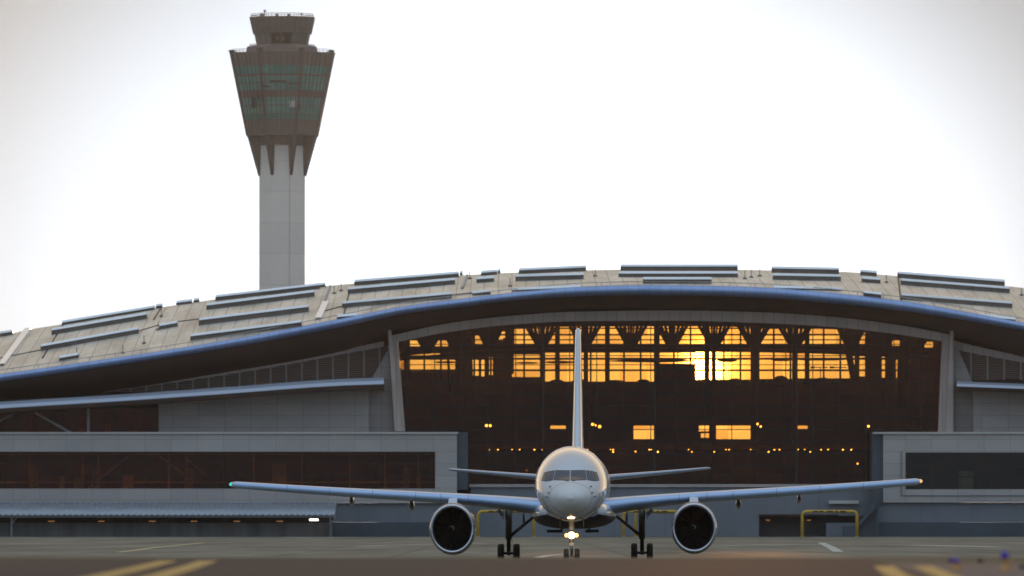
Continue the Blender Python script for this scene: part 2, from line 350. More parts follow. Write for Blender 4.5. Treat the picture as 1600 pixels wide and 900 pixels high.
def rhit(px, py):
    lo, hi = 0.0, 1.0
    for _ in range(30):
        m_ = (lo + hi) / 2; p = rsurf(px, m_); q = HY - (p[2] - H) / (K * p[1])
        if q > py: lo = m_
        else: hi = m_
    return lo
mb = MB(); mb.grid([[rsurf(c, t / 12) for c in cols] for t in range(13)], smooth=True)
back = []
for t in range(1, 7):
    row = []
    for c in cols:
        r = rsurf(c, 1); zE = Z(curve(EAVE, c), DE); D = DR + t * 13; u = t / 6
        row.append((X(c, D), D, r[2] + (zE + 1.2 - r[2]) * (u ** 1.6)))
    back.append(row)
mb.grid([[rsurf(c, 1) for c in cols]] + back, smooth=True)
# underside ceiling, a metre below the sheet
def ceil_pt(c, D):
    if D <= DR: p = rsurf(c, (D - DE) / (DR - DE)); return (p[0], D, p[2] - 1.3)
    r = rsurf(c, 1); zE = Z(curve(EAVE, c), DE); u = (D - DR) / 78; return (X(c, D), D, r[2] + (zE + 1.2 - r[2]) * (u ** 1.6) - 1.3)
mb.grid([[ceil_pt(c, D) for c in cols] for D in (1202, 1220, 1240, 1262, 1280, 1300, 1320, 1340)], m=1, smooth=True)
roof = part(mb, 'roof', [mRoof, mInt])
mb = MB(); rows = [[], [], [], [], [], [], [], [], []]
for c in cols:
    zt = Z(curve(EAVE, c), DE); zb = Z(curve(FBOT, c), 1189.6)
    hh = (zt - zb)
    for i in range(9):
        a = math.pi * (i / 8) ; zz = (zt + zb) / 2 + math.cos(a) * hh / 2; yy = DE - math.sin(a) ** .8 * 1.5
        rows[i].append((X(c, yy), yy, zz))
mb.grid(rows, smooth=True)
part(mb, 'fascia', mFasc)
mb = MB(); r0 = []; r1 = []; r2 = []; r3 = []; r4 = []
for c in cols:
    zb = Z(curve(FBOT, c), 1189.6); ze = Z(curve(SOFB, c), 1201.5)
    r0.append((X(c, 1190), 1190.0, zb + .02)); r1.append((X(c, 1192), 1191.2, zb + (ze - zb) * .16)); r2.append((X(c, 1196), 1195.5, zb + (ze - zb) * .55)); r3.append((X(c, 1201.5), 1201.5, ze)); r4.append((X(c, 1202.2), 1202.2, ze + .1))
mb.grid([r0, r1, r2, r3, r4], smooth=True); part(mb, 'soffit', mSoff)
# gutter rail along the eave
mb = MB(); mb.tube([(X(c, DE + 1.5), DE + 1.5, rsurf(c, .02)[2] + .45) for c in cols], .07, 6)
for c in range(-300, 1900, 40): p = rsurf(c, .02); mb.bar(p, (p[0], p[1], p[2] + .55), .1)
part(mb, 'eave_rail', mGrey)
# skylight boxes: (px0, top0, px1, top1, height px)
SKYL = [(0,518,20,515,7),(97,501,241,477,6),(244,475,253,474,6),(81,513,229,488,9),(64,538,216,511,9),(93,556,122,551,7),
 (276,470,300,467,6),(303,466,312,465,5),(249,506,277,501,8),
 (337,461,500,442,8),(501,442,509,441,6),(323,474,491,453,9),(311,497,482,476,10),(298,522,471,500,9),
 (554,437,717,424,8),(719,423,723,423,6),(544,449,711,434,9),(535,471,705,456,9),(527,492,559,489,6),
 (752,423,777,421,7),(778,420,782,420,6),(745,433,772,431,8),(738,455,766,453,6),
 (811,419,916,414.5,8),(806,429,912,426,9),(800,450,907,445,5),
 (970,413,1153,413,9),(967,424,1153,424,8),(1005,433,1112,433,9),
 (1206,416,1311,418,9),(1208,427,1314,429,9),(1208,446,1315,449,5),
 (1345,421,1370,423,8),(1347,432,1375,434,8),(1350,454,1377,457,8),
 (1403,424,1570,437,9),(1408,435,1577,448,9),(1409,458,1581,471,9),(1528,490,1586,496,6)]
for (a, ya, b, yb, hp) in SKYL:
    hp = hp * 1.12
    n = max(1, int((b - a) / 14)); fr = []
    for i in range(n + 1):
        px = a + (b - a) * i / n; top = ya + (yb - ya) * i / n; t = min(.995, rhit(px, top + hp)); p = rsurf(px, t)
        fr.append((p, Z(top, p[1])))
    mb = MB(); A = []; B = []; C_ = []; D_ = []
    for (p, zt) in fr:
        A.append((p[0], p[1], p[2] - .25)); B.append((p[0], p[1] - .12, zt - .22)); C_.append((p[0], p[1] + 2.2, zt - .25)); D_.append((p[0], p[1] + 2.3, p[2] - .3))
    mb.grid([A, B, C_, D_]); mb.add([A[0], B[0], C_[0], D_[0]], [(0,1,2,3)]); mb.add([A[-1], B[-1], C_[-1], D_[-1]], [(0,1,2,3)])
    # overhanging cap, whitened to stand in for sky reflected off the top
    e = .18
    q = [[(p[0], p[1] - .5, zt - .36) for p, zt in fr], [(p[0], p[1] - .1, zt - .02) for p, zt in fr], [(p[0], p[1] + .9, zt + .05) for p, zt in fr], [(p[0], p[1] + 2.6, zt - .15) for p, zt in fr], [(p[0], p[1] + 2.6, zt - .3) for p, zt in fr]]
    mb.grid(q, m=1); mb.add([r[0] for r in q], [(0,1,2,3,4)], 1); mb.add([r[-1] for r in q], [(0,1,2,3,4)], 1)
    for k in range(0, len(fr), 2):
        p, zt = fr[k]; mb.box(p[0]-.06, p[0]+.06, p[1]-.2, p[1]-.1, p[2]-.1, zt-.26)
    part(mb, 'skylight', [mSky, mSkyT], roof)
# roof gutters / valley strips and lightning rods
for (a, ya, b, yb) in [(2, 572, 44, 516), (497, 500, 509, 474), (505, 474, 516, 449), (722, 452, 730, 432)]:
    mb = MB(); pts = []
    for i in range(9):
        px = a + (b - a) * i / 8; py = ya + (yb - ya) * i / 8; p = rsurf(px, min(.99, rhit(px, py))); pts.append(p)
    w = 1.0 if a < 500 else .3
    mb.grid([[(p[0]-w/2, p[1], p[2]+.12) for p in pts], [(p[0]-w/2, p[1], p[2]+.4) for p in pts], [(p[0]+w/2, p[1], p[2]+.4) for p in pts], [(p[0]+w/2, p[1], p[2]-.1) for p in pts]])
    part(mb, 'gutter_cover', mSkyT if a < 500 else mGrey, roof)
for px, py in [(76/1600*300+520-12, 459), (252, 495), (247, 516), (533, 455), (734, 436), (1164, 436), (1174, 434), (1385, 442), (225, 537), (120, 555), (192, 552), (930, 432), (1187, 432), (797, 448), (1596, 462), (1048, 442)]:
    t = rhit(px, py); p = rsurf(px, t); mb = MB(); mb.bar((p[0], p[1], p[2]-.1), (p[0], p[1], p[2]+1.3), .12); mb.box(p[0]-.3, p[0]+.3, p[1]-.3, p[1]+.3, p[2]-.2, p[2]+.25)
    part(mb, 'roof_vent', mSky, roof)
# roof step seams (darker expansion joints)
for pts in [[(66,560),(98,508)], [(0,560),(60,548),(110,540)], [(216,518),(249,508)], [(252,480),(240,500)], [(545,460),(535,500)], [(505,487),(545,476)], [(1403,431),(1409,480)], [(260,505),(311,499)], [(700,462),(738,458)]]:
    mb = MB()
    for j in range(len(pts) - 1):
        q = []
        for i in range(7):
            px = pts[j][0] + (pts[j+1][0]-pts[j][0])*i/6; py = pts[j][1] + (pts[j+1][1]-pts[j][1])*i/6; q.append(rsurf(px, min(.99, rhit(px, py))))
        mb.tube([(p[0], p[1], p[2]+.02) for p in q], .13, 6)
    part(mb, 'roof_joint', mDark, roof)

# curved beam band above glass
BT = [(608, 526), (700, 506), (802, 494), (900, 488), (1050, 486), (1195, 489), (1300, 496), (1400, 508), (1482, 523)]
BB = [(622, 534), (700, 519), (802, 507), (900, 502), (1050, 501), (1195, 505), (1300, 511), (1400, 522), (1472, 533)]
bc = [608 + i * (1482 - 608) / 60 for i in range(61)]
mb = MB(); D = 1199.0
mb.grid([[P(c, curve(BT, c) - 1, D + 2) for c in bc], [P(c, curve(BT, c) - 1, D) for c in bc], [P(c, curve(BB, c), D) for c in bc], [P(c, curve(BB, c), D + 1.5) for c in bc]])
part(mb, 'beam', mBeam)
# side piers beside the glass
mb = MB(); mb.ppoly([(606, 514), (611, 514), (628, 674), (617, 674)], 1197.4, 5); mb.ppoly([(611.3, 524), (622, 534), (633, 674), (628.3, 674)], 1198.6, 3); part(mb, 'pier', mBeam)
mb = MB(); mb.ppoly([(1490, 516), (1485, 516), (1478, 676), (1478.5, 676), (1490, 676)], 1197.4, 5); mb.ppoly([(1484.7, 524), (1472, 533), (1466, 676), (1477.7, 676)], 1198.6, 3); part(mb, 'pier', mBeam)
# ---- glass wall and its grid
D = 1200.0
gt = [(621, 536)] + [(c, curve(BB, c) - 3) for c in range(640, 1461, 20)] + [(1473, 535)]
mb = MB(); mb.add([P(x, y, D) for x, y in gt + [(1466, 676), (1366, 676), (1366, 756), (728, 756), (728, 676), (633, 676)]], [tuple(range(len(gt) + 6))])
cw = part(mb, 'glass_wall', mGlass)
mb = MB()
for i in range(21):
    x = 637 + i * 42.2; top = curve(BB, x); bot = 676 if (x < 728 or x > 1366) else 756
    mb.box(X(x, D)-.07, X(x, D)+.07, D-.18, D-.02, Z(bot, D), Z(top, D))
for y in [538, 559.5, 578, 597, 615.5, 634, 652.5, 671, 691, 709.5, 728, 742]:
    xa = 621 + (y - 534) * .085; xb = 1472 - (y - 534) * .045
    if y > 676: xa, xb = 728, 1366
    if y < 560: xa = 640; xb = 1455
    mb.box(X(xa, D), X(xb, D), D-.14, D-.025, Z(y, D)-.06, Z(y, D)+.06)
for x in [849, 1023, 1245]:
    mb.box(X(x, D)-.14, X(x, D)+.14, D-.3, D-.02, Z(756, D), Z(curve(BB, x), D))
part(mb, 'mullion_grid', mMull, cw)
# ---- interior: back wall with openings
DB = 1318.0
def wall_holes(mb, x0, x1, z0, z1, holes, y, dep, m=0):
    xs = sorted({x0, x1, *[h[0] for h in holes], *[h[1] for h in holes]}); zs = sorted({z0, z1, *[h[2] for h in holes], *[h[3] for h in holes]})
    xs = [v for v in xs if x0 <= v <= x1]; zs = [v for v in zs if z0 <= v <= z1]
    for j in range(len(zs) - 1):
        run = None
        for i in range(len(xs) - 1):
            cx = (xs[i]+xs[i+1])/2; cz = (zs[j]+zs[j+1])/2
            solid = not any(h[0] < cx < h[1] and h[2] < cz < h[3] for h in holes)
            if solid and run is None: run = xs[i]
            if (not solid) and run is not None: mb.box(run, xs[i], y, y+dep, zs[j], zs[j+1], m); run = None
        if run is not None: mb.box(run, xs[-1], y, y+dep, zs[j], zs[j+1], m)
def hp(a, b, t, bt): return (X(a, DB), X(b, DB), Z(bt, DB), Z(t, DB))
holes = [hp(640,718,562,580),hp(640,700,532,541),hp(640,690,552,556),
 hp(738,748,560,587),hp(752,757,560,588),hp(764,770,558,586),
 hp(803,846,554,589),hp(789,803,584,589),hp(851,1023,551,596),hp(1023,1087,551,568),hp(1087,1173,550,593),hp(1181,1239,550,592),hp(1246,1328,552,591),hp(1333,1353,556,588),
 hp(1378,1383,556,590),hp(1400,1404,562,590),hp(1414,1458,563,580),hp(1416,1458,534,543),
 hp(742,760,522,538),hp(776,792,518,532),hp(804,1320,508,537),hp(1330,1352,520,538),hp(1377,1388,526,540),hp(1394,1406,530,540),
 hp(990,1025,665,686),hp(1092,1108,665,674),hp(1095,1108,677,684),hp(1113,1173,665,686),hp(860,884,665,670),hp(1244,1262,665,670)]
mb = MB(); wall_holes(mb, X(590, DB), X(1500, DB), -.5, Z(498, DB), holes, DB, .8)
part(mb, 'rear_wall', mInt)
mb = MB(); mb.add([(X(600, DB+.5), DB+.5, 15), (X(1495, DB+.5), DB+.5, 15), (X(1495, DB+.5), DB+.5, Z(500, DB)), (X(600, DB+.5), DB+.5, Z(500, DB))], [(0,1,2,3)]); part(mb, 'rear_glass', glass('rear_glass', (.92, .80, .70), (1, 1, 1), .02, 1.3))
mb = MB()
for i in range(33):
    x = 637 + i * 26; mb.box(X(x, DB)-(.16 if i % 3 else .42), X(x, DB)+(.16 if i % 3 else .42), DB-.25, DB-.01, Z(597, DB), Z(505, DB))
for y, w in [(513, .12), (523, .14), (531, .1), (556, .08), (561, .14), (570, .07), (578.5, .16)]: mb.box(X(630, DB), X(1470, DB), DB-.4, DB-.26, Z(y, DB)-w, Z(y, DB)+w)
part(mb, 'rear_window_frame', mSteel)
# lower clutter silhouettes along the rear sill and branchy lamps
for (px, wd, ht) in [(870, 22, 3), (905, 24, 4), (960, 30, 2.5), (1005, 20, 3.5), (1148, 24, 5), (1165, 16, 3), (1220, 26, 9), (1262, 22, 5), (1285, 30, 6), (1307, 20, 5), (1194, 14, 3), (820, 30, 3), (1100, 12, 4)]:
    mb = MB(); vs = []
    cx = X(px, 1316); rx = wd * .055; rz = ht * .11
    mb.lathe([(math.sin(a)*1, -math.cos(a)) for a in [i*math.pi/8 for i in range(9)]], (0, 0, 0), 'z', 14)
    mb.v = [(cx + v[0]*rx*(1+.12*math.sin(7*v[1])), 1316 + v[1]*.9, Z(596, 1316) + v[2]*rz*(1+.15*math.sin(9*v[0]))) for v in mb.v]
    part(mb, 'indoor_plant', mPlant)
mb = MB()
for (a, b, y, h) in [(678,716,566,3), (850,902,566,4), (950,1090,564,4.5), (1120,1152,563,6), (1205,1240,562,5), (1240,1325,561.5,4), (803,842,567,3)]:
    mb = MB(); mb.lathe([(math.sin(t), -math.cos(t)) for t in [i*math.pi/8 for i in range(9)]], (0, 0, 0), 'z', 20)
    D2 = 1290; mb.v = [((X(a, D2)+X(b, D2))/2 + v[0]*(X(b, D2)-X(a, D2))/2, D2 + v[1]*2.5, Z(y, D2) + v[2]*h*.5*K*D2) for v in mb.v]
    part(mb, 'ceiling_baffle', mSteel)
for px in (1282, 1312, 1420, 1440):
    mb = MB(); D2 = 1300; x = X(px, D2)
    mb.bar((x, D2, Z(597, D2)), (x, D2, Z(574, D2)), .14); mb.bar((x-1.2, D2, Z(574, D2)), (x+1.2, D2, Z(574, D2)), .14); mb.box(x-1.7, x-1.0, D2-.3, D2+.3, Z(575.5, D2), Z(572.5, D2))
    part(mb, 'lamp_arm', mSteel)
# ---- interior columns, trusses, beams
nodes = [668, 712, 765, 846, 914, 986, 1050, 1116, 1178, 1242, 1330, 1380, 1432]
D3 = 1255.0
for i, nx in enumerate(nodes):
    yt = curve(BB, nx) - 8; rise = 32 if 800 < nx < 1320 else 24
    yb = 546 if 800 < nx < 1320 else 549
    mb = MB()
    for dx, w in [(-rise, 1.0), (-rise*.72, .45), (-rise*.42, .5), (rise*.42, .5), (rise*.72, .45), (rise, 1.0), (-5, .3), (5, .3)]:
        mb.bar(P(nx + math.copysign(3, dx), yb, D3), P(nx + dx, yt, D3), w, .5)
    mb.bar(P(nx, yb + 4, D3 + .8), P(nx, yt, D3 + .8), .5 if i % 2 else .9, .6)
    part(mb, 'truss', mSteel)
for (a, b, yt, yb, slant) in [(846,852,540,760,0),(912,919,540,760,0),(1112,1119,540,760,0),(1173,1181,540,760,0),(1238,1246,540,760,0),(1320,1330,545,596,10),(1352,1376,528,760,0),(722,737,528,640,4),(786,800,528,760,0),(698,702,560,640,6),(1388,1398,545,640,-6),(1404,1413,540,640,-3),(1023,1026,560,760,0)]:
    mb = MB(); mb.ppoly([(a, yt), (b, yt), (b + slant, yb), (a + slant, yb)], 1245, 1.6); part(mb, 'column', mSteel)
mb = MB()
for ya, yb, dd in [(498, 510, 1250), (538, 542, 1250), (544.5, 549, 1251)]:
    A = [[], [], [], []]
    for c in range(625, 1476, 25):
        off = (curve(BB, c) - 501) * .45
        for q, (yy, d3) in enumerate([(ya, dd), (yb, dd), (yb, dd + 1), (ya, dd + 1)]): A[q].append(P(c, yy + off, d3))
    mb.grid(A + [A[0]])
part(mb, 'roof_beam', mSteel)
for z_, y0, y1 in [(14.4, 1204, 1250), (8.3, 1204, 1316)]:
    mb = MB(); mb.box(X(630, 1200), X(1470, 1200), y0, y1, z_-.6, z_); part(mb, 'floor_slab', mIntF)
mb = MB(); mb.box(X(728, 1200), X(1368, 1200), 1203, 1317, .02, .3); part(mb, 'floor_slab', mIntF)
for s_ in (0, 1):
    mb = MB(); xa = X(622, 1200) - 1 if s_ == 0 else X(1474, 1200) + .4; mb.box(xa, xa + .6, 1203, 1317, 0, 30); part(mb, 'side_wall', mInt)
# lamps inside
LAMPS = [(760,665,3,mLamp),(766,665,3,mLamp),(926,663,2.6,mLamp),(931,664.5,2.6,mLamp),(937,666.5,3,mLamp),(1184,662.5,2.6,mLamp),(1188.5,666.5,2.6,mLamp),(1357,666,2.4,mLamp),(823,735,3,mLampD)]
LAMPS += [(x, y, 1.6, mLamp) for x, y in [(764,702),(778,702.5),(800,702),(812,702),(835,702),(847,702),(918,702),(954,701.5),(958,702),(958,706),(993,705.5),(1015,702),(1018,702),(1028,706),(1076,702),(1081,706),(1116,706),(1134,702),(1139,702),(1173,702),(1201,706),(1210,702.5),(1218,702.5),(1247,702),(1257,702),(1266,706),(1283,702.5),(1294,702),(1317,702.5),(1330,702.5),(1340,724.5)]]
for (px, py, r, m_) in LAMPS:
    D4 = 1206; x, y, z = P(px, py, D4); rr = r * .1 * random.uniform(.6, .95)
    mb = MB(); mb.lathe([(rr*math.sin(t), -rr*math.cos(t)) for t in [i*math.pi/6 for i in range(7)]], (x, y, z), 'z', 10, m=0); mb.box(x-.05, x+.05, y-.05, y+.05, z+rr*.8, z+rr+.8, 1)
    part(mb, 'interior_lamp', [m_, mSteel])

# ---- wings of the terminal (both sides)
def wall_part(name, m_, *boxes, label=None):
    mb = MB()
    for b in boxes: mb.pbox(*b)
    return part(mb, name, m_, label=label)
# grey set-back wall beside glass, and louvre wedge
mb = MB(); mb.ppoly([(576, 600), (607, 545), (617.5, 676), (576, 676)], 1199.5, 3); part(mb, 'end_wall', mGreyB)
mb = MB(); mb.ppoly([(1490.5, 540), (1497, 545), (1521, 600), (1521, 676), (1490.5, 676)], 1199.5, 3); part(mb, 'end_wall', mGreyB)
louT = [(160, 613), (340, 587), (450, 569), (540, 552), (606, 540)]; louB = [(160, 614), (340, 605), (540, 592), (606, 586)]
bays = [180 + i * 24.3 for i in range(18)] + [607]
mb = MB(); mb.add([P(x, curve(louT, x) - 8, 1203) for x in range(100, 610, 30)] + [P(x, 625, 1203) for x in range(605, 99, -30)], [tuple(range(34))]); part(mb, 'back_panel', mSoff)
for i in range(len(bays) - 1):
    a, b = bays[i], bays[i+1]; mb = MB(); y = min(curve(louT, a), curve(louT, b)) + 1.5
    yb_ = max(curve(louB, a), curve(louB, b)); DL = 1201.5
    while y < yb_:
        # clip slat to the wedge top
        xa, xb = a, b
        if y < curve(louT, a) and y > curve(louT, b): 
            lo = a
            while lo < b and curve(louT, lo) > y: lo += 1
            xa = lo
        if xa < b - 1: mb.box(X(xa, DL), X(xb, DL), DL, DL + .25, Z(y + .9, DL), Z(y, DL))
        y += 2.9
    mb.box(X(b, DL)-.12, X(b, DL)+.12, DL-.15, DL+.1, Z(curve(louB, b), DL), Z(curve(louT, b), DL), 1)
    if mb.f: part(mb, 'louvre_panel', [mLouv, mGrey])
mb = MB(); mb.grid([[P(x, curve(louT, x) - 8 * (x-160)/446, 1201.0) for x in range(160, 607, 20)], [P(x, curve(louT, x) + .6, 1201.0) for x in range(160, 607, 20)], [P(x, curve(louT, x) + .6, 1202.6) for x in range(160, 607, 20)]]); part(mb, 'trim_band', mBeam)
rT = [(1490, 541), (1520, 548), (1600, 563), (1700, 584)]
mb = MB(); mb.add([P(1490, 530, 1203), P(1900, 600, 1203), P(1900, 650, 1203), P(1490, 600, 1203)], [(0,1,2,3)]); part(mb, 'back_panel', mSoff)
rb = [1491 + i * 26 for i in range(10)]
for i in range(len(rb) - 1):
    a, b = rb[i], rb[i+1]; mb = MB(); DL = 1201.5; y = curve(rT, b) + 2
    while y < 593: mb.box(X(a, DL), X(b, DL), DL, DL + .25, Z(y + .9, DL), Z(y, DL)); y += 2.9
    mb.box(X(a, DL)-.12, X(a, DL)+.12, DL-.15, DL+.1, Z(594, DL), Z(curve(rT, a), DL), 1); part(mb, 'louvre_panel', [mLouv, mGrey])
mb = MB(); mb.grid([[P(x, curve(rT, x) - 9 + (x - 1490) * .03, 1201.0) for x in range(1490, 1701, 15)], [P(x, curve(rT, x) + 4, 1201.0) for x in range(1490, 1701, 15)], [P(x, curve(rT, x) + 4, 1202.6) for x in range(1490, 1701, 15)]]); part(mb, 'trim_band', mBeam)
mb = MB(); mb.ppoly([(530, 552), (613, 510), (632, 600), (530, 600)], 1203.2, .5); part(mb, 'back_panel', mSoff)
mb = MB(); mb.ppoly([(1474, 508), (1570, 540), (1570, 600), (1474, 600)], 1203.2, .5); part(mb, 'back_panel', mSoff)
# sloping canopies
def canopy(pt, xs_, dep0, dep1, th, label=None):
    mb = MB(); R = [[] for _ in range(7)]
    for x in xs_:
        y = curve(pt, x); f = [(dep1, y-.5, 0), (dep0+1.2, y, 0), (dep0+.3, y + th*.3, 0), (dep0, y + th*.62, 0), (dep0+.1, y + th*.68, 0), (dep0+.6, y + th, 0), (dep1, y + th*1.25, 0)]
        for i, (dd, yy, _) in enumerate(f): R[i].append(P(x, yy, dd))
    mb.grid(R, mf=lambda i, j: 1 if i >= 4 else 0)
    n = len(R); mb.add([r[0] for r in R], [tuple(range(n))], 1); mb.add([r[-1] for r in R], [tuple(range(n))], 1)
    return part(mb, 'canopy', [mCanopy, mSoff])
canopy([(-300, 652), (0, 628), (180, 617), (340, 606), (540, 592), (600, 590)], list(range(-300, 601, 20)), 1188, 1201, 16)
canopy([(1495, 596), (1600, 600), (1900, 612)], [1495 + 22*i for i in range(19)], 1188, 1201, 12)
# upper walls
mb = MB(); mb.ppoly([(248, 621), (340, 614), (450, 606), (576, 599), (576, 678), (248, 678)], 1196, 4); part(mb, 'wall_panel', mGreyB)
wall_part('wall_panel', mGreyB, (1521, 1900, 600, 678, 1196, 4))
def window_band(x0, x1, y0, y1, D, xsp, ys_, x_off=0, gm=None):
    mb = MB(); mb.add([P(x0, y0, D), P(x1, y0, D), P(x1, y1, D), P(x0, y1, D)], [(0,1,2,3)]); w = part(mb, 'window', gm or mGlass2)
    mb = MB(); x = x0 + x_off
    while x < x1: mb.box(X(x, D)-.06, X(x, D)+.06, D-.1, D-.01, Z(y1, D), Z(y0, D)); x += xsp
    for y in ys_: mb.box(X(x0, D), X(x1, D), D-.13, D-.02, Z(y, D)-.06, Z(y, D)+.06)
    part(mb, 'window_frame', mMull, w)
    mb = MB(); mb.box(X(x0, D)-.5, X(x1, D)+.5, D+7, D+7.4, Z(y1, D)-.5, Z(y0, D)+.5); mb.box(X(x0, D)-.5, X(x1, D)+.5, D+.5, D+7, Z(y1, D)-.6, Z(y1, D)-.1); mb.box(X(x0, D)-.5, X(x1, D)+.5, D+.6, D+7, Z(y0, D)+.1, Z(y0, D)+.6)
    # furniture-like blocks and columns inside
    k = 0; x = x0 + 15
    while x < x1 - 20:
        wv = random.uniform(6, 24); hv = random.uniform(.3, .85)
        mb.pbox(x, x + wv, y1 - (y1 - y0) * hv, y1 - .2, D + 3 + (k % 3), .5, 1 if random.random() < .5 else 2); x += wv + random.uniform(10, 45); k += 1
    part(mb, 'room_interior', [mInt, mRoomP, mSteel])
    return w
mRb = mat('brace_white', (.45, .40, .38), .5)
w1 = window_band(-300, 248, 636, 677, 1196.5, 41.5, [], 20, mGlassR)
for pp in [((55, 645), (112, 677)), ((-45, 678), (20, 648)), ((-100, 645), (-60, 677))]:
    mb = MB(); mb.bar(P(*pp[0], 1195.9), P(*pp[1], 1195.9), .35); part(mb, 'brace', mGrey)
mb = MB(); mb.box(X(136, 1195.8), X(140, 1195.8), 1195.7, 1196.1, Z(678, 1195.8), Z(634, 1195.8)); part(mb, 'brace', mGrey)
mb = MB(); mb.pbox(-300, 248, 622, 638, 1196.4, 1.2); part(mb, 'lintel', mDark)
# main parapet block, left
mb = MB(); wall_holes(mb, X(-300, 1191), X(714, 1191), Z(765, 1191), Z(677, 1191), [(X(-300, 1191), X(680, 1191), Z(763.5, 1191), Z(706, 1191))], 1191, .9); part(mb, 'facade_wall', mGreyB)
mb = MB(); mb.pbox(-300, 716, 675, 678, 1190.7, 12); part(mb, 'coping', mPale)
mb = MB(); mb.pbox(714.2, 731, 675.5, 765, 1191.4, 12); mb.pbox(-300, 714, 705, 765, 1200, .5); part(mb, 'return_wall', mLow2)
w2 = window_band(-300, 680, 706, 763.5, 1191.6, 40.5, [724, 743], 42)
mb = MB()
for pp in [((138, 762), (203, 711)), ((247, 711), (290, 743)), ((290, 716), (325, 745))]: mb.bar(P(*pp[0], 1193), P(*pp[1], 1193), .22)
part(mb, 'brace', mGrey, w2)
mb = MB()
for x_ in (45, 128, 152, 262, 290, 395, 470, 545, 600, 652): mb.pbox(x_, x_ + 3, 707, 763, 1193.5, .4)
mb.pbox(-300, 680, 708, 711, 1194.4, .3); mb.pbox(-300, 680, 752, 755, 1194.4, .3)
part(mb, 'inner_column', mRoomP, w2)
# right block
mb = MB(); wall_holes(mb, X(1380, 1191), X(1900, 1191), Z(785, 1191), Z(677, 1191), [(X(1415, 1191), X(1900, 1191), Z(764.5, 1191), Z(707, 1191))], 1191, .9); part(mb, 'facade_wall', mGreyB)
mb = MB(); mb.pbox(1364, 1900, 675, 678, 1190.7, 12); part(mb, 'coping', mPale)
mb = MB(); mb.pbox(1363, 1379.8, 675.5, 790, 1191.4, 12); part(mb, 'return_wall', mLow2)
mb = MB(); mb.box(X(1408, 1190.8), X(1900, 1190.8), 1190.8, 1191, Z(774.5, 1191), Z(773.6, 1191)); mb.box(X(1408, 1190.8), X(1409, 1190.8), 1190.8, 1191, Z(774, 1191), Z(706, 1191)); part(mb, 'trim_band', mLow)
window_band(1415, 1900, 707, 764.5, 1191.6, 40.5, [726, 745], 39, mGlassT)
# sill band and lower walls
wall_part('sill_band', mGreyB, (-300, 714, 765.2, 786, 1190.9, 1))
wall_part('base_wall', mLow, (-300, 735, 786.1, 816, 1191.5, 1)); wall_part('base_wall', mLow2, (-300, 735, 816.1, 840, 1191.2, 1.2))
wall_part('base_wall', mLow, (735.2, 1362, 757, 806, 1194, 1)); wall_part('pale_ledge', mGreyB, (733, 1362, 756.5, 761, 1193.6, 7))
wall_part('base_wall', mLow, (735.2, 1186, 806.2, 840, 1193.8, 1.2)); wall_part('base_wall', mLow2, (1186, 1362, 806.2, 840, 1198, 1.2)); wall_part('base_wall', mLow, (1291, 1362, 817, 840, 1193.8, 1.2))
wall_part('opening_head', mDark, (1186, 1310, 803.5, 806, 1193.4, 4))
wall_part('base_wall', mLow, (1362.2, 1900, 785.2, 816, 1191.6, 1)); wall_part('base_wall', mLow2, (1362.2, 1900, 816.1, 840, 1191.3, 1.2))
wall_part('pale_ledge', mPale, (1295, 1342, 782, 787, 1193, .8))
mb = MB()
for i in range(14):
    x = 1337 + i * 2.4; y = 822 - i * 2.6; mb.pbox(x, x + 3.2, y, y + 1.2, 1189, 2.2)
mb.bar(P(1337, 824, 1188.9), P(1372, 786, 1188.9), .25, .5); mb.bar(P(1337, 813, 1188.9), P(1372, 775, 1188.9), .1); mb.bar(P(1372, 838, 1188.9), P(1372, 775, 1188.9), .25)
for i in range(6): mb.bar(P(1337+i*7, 822-i*7.6, 1188.9), P(1337+i*7, 811-i*7.6, 1188.9), .08)
mb.pbox(1318, 1339, 822, 840, 1189, 2.2)
mb.ppoly([(1337, 824), (1337, 838), (1371, 838), (1371, 790)], 1190, 1.4)
part(mb, 'stair', mLow2)
for px in (1200, 1264):
    mb = MB(); x, y, z = P(px, 811, 1196.5); mb.lathe([(.05, .35), (.4, .1), (.42, -.1)], (x, y, z), 'z', 12, m=1); mb.lathe([(.4, -.1), (.25, -.25), (0, -.3)], (x, y, z), 'z', 12, m=0)
    part(mb, 'wall_lamp', [mLampD, mDark])
for s_ in (0, 1):
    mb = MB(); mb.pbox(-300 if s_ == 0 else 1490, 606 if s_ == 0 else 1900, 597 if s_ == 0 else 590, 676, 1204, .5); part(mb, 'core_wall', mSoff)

# ------------------------------------------------------------------ shed on the left
sh = empty('open_shed', (X(260, 1180), 1180, 0), 'long low shed with corrugated roof along the foot of the terminal', 'shed')
SI = Matrix.Translation((-X(260, 1180), -1180, 0))
def sp_(mb, name, mats):
    o = mb.build(name, mats, sh); o.matrix_parent_inverse = SI; return o
mb = MB(); A = []; B = []; C2 = []; xs_ = []
x = X(-300, 1176)
while x < X(524, 1176):
    ph = math.sin(x * 2 * math.pi / .9) * .07
    A.append((x, 1188, Z(786, 1188) + ph)); B.append((x, 1176, Z(803, 1176) + ph)); C2.append((x, 1176, Z(805, 1176) + ph)); x += .1
mb.grid([A, B, C2], smooth=True); sp_(mb, 'roof', mShed)
mb = MB(); mb.pbox(-300, 524, 804.5, 808.5, 1177, .3); mb.pbox(-300, 523, 784.6, 786.5, 1187.5, .5); sp_(mb, 'eave_board', mShed)
mb = MB(); mb.pbox(-300, 517, 817, 840, 1183, .3); mb.pbox(516, 517.5, 817, 840, 1178, 5)
i = X(-300, 1183)
while i < X(516, 1183): mb.box(i, i+.1, 1182.9, 1183, 0, Z(817, 1183)); i += .55
sp_(mb, 'wall', mShedW)
mb = MB(); mb.pbox(-300, 521, 805, 818, 1187, .3); sp_(mb, 'back_board', mTdark)
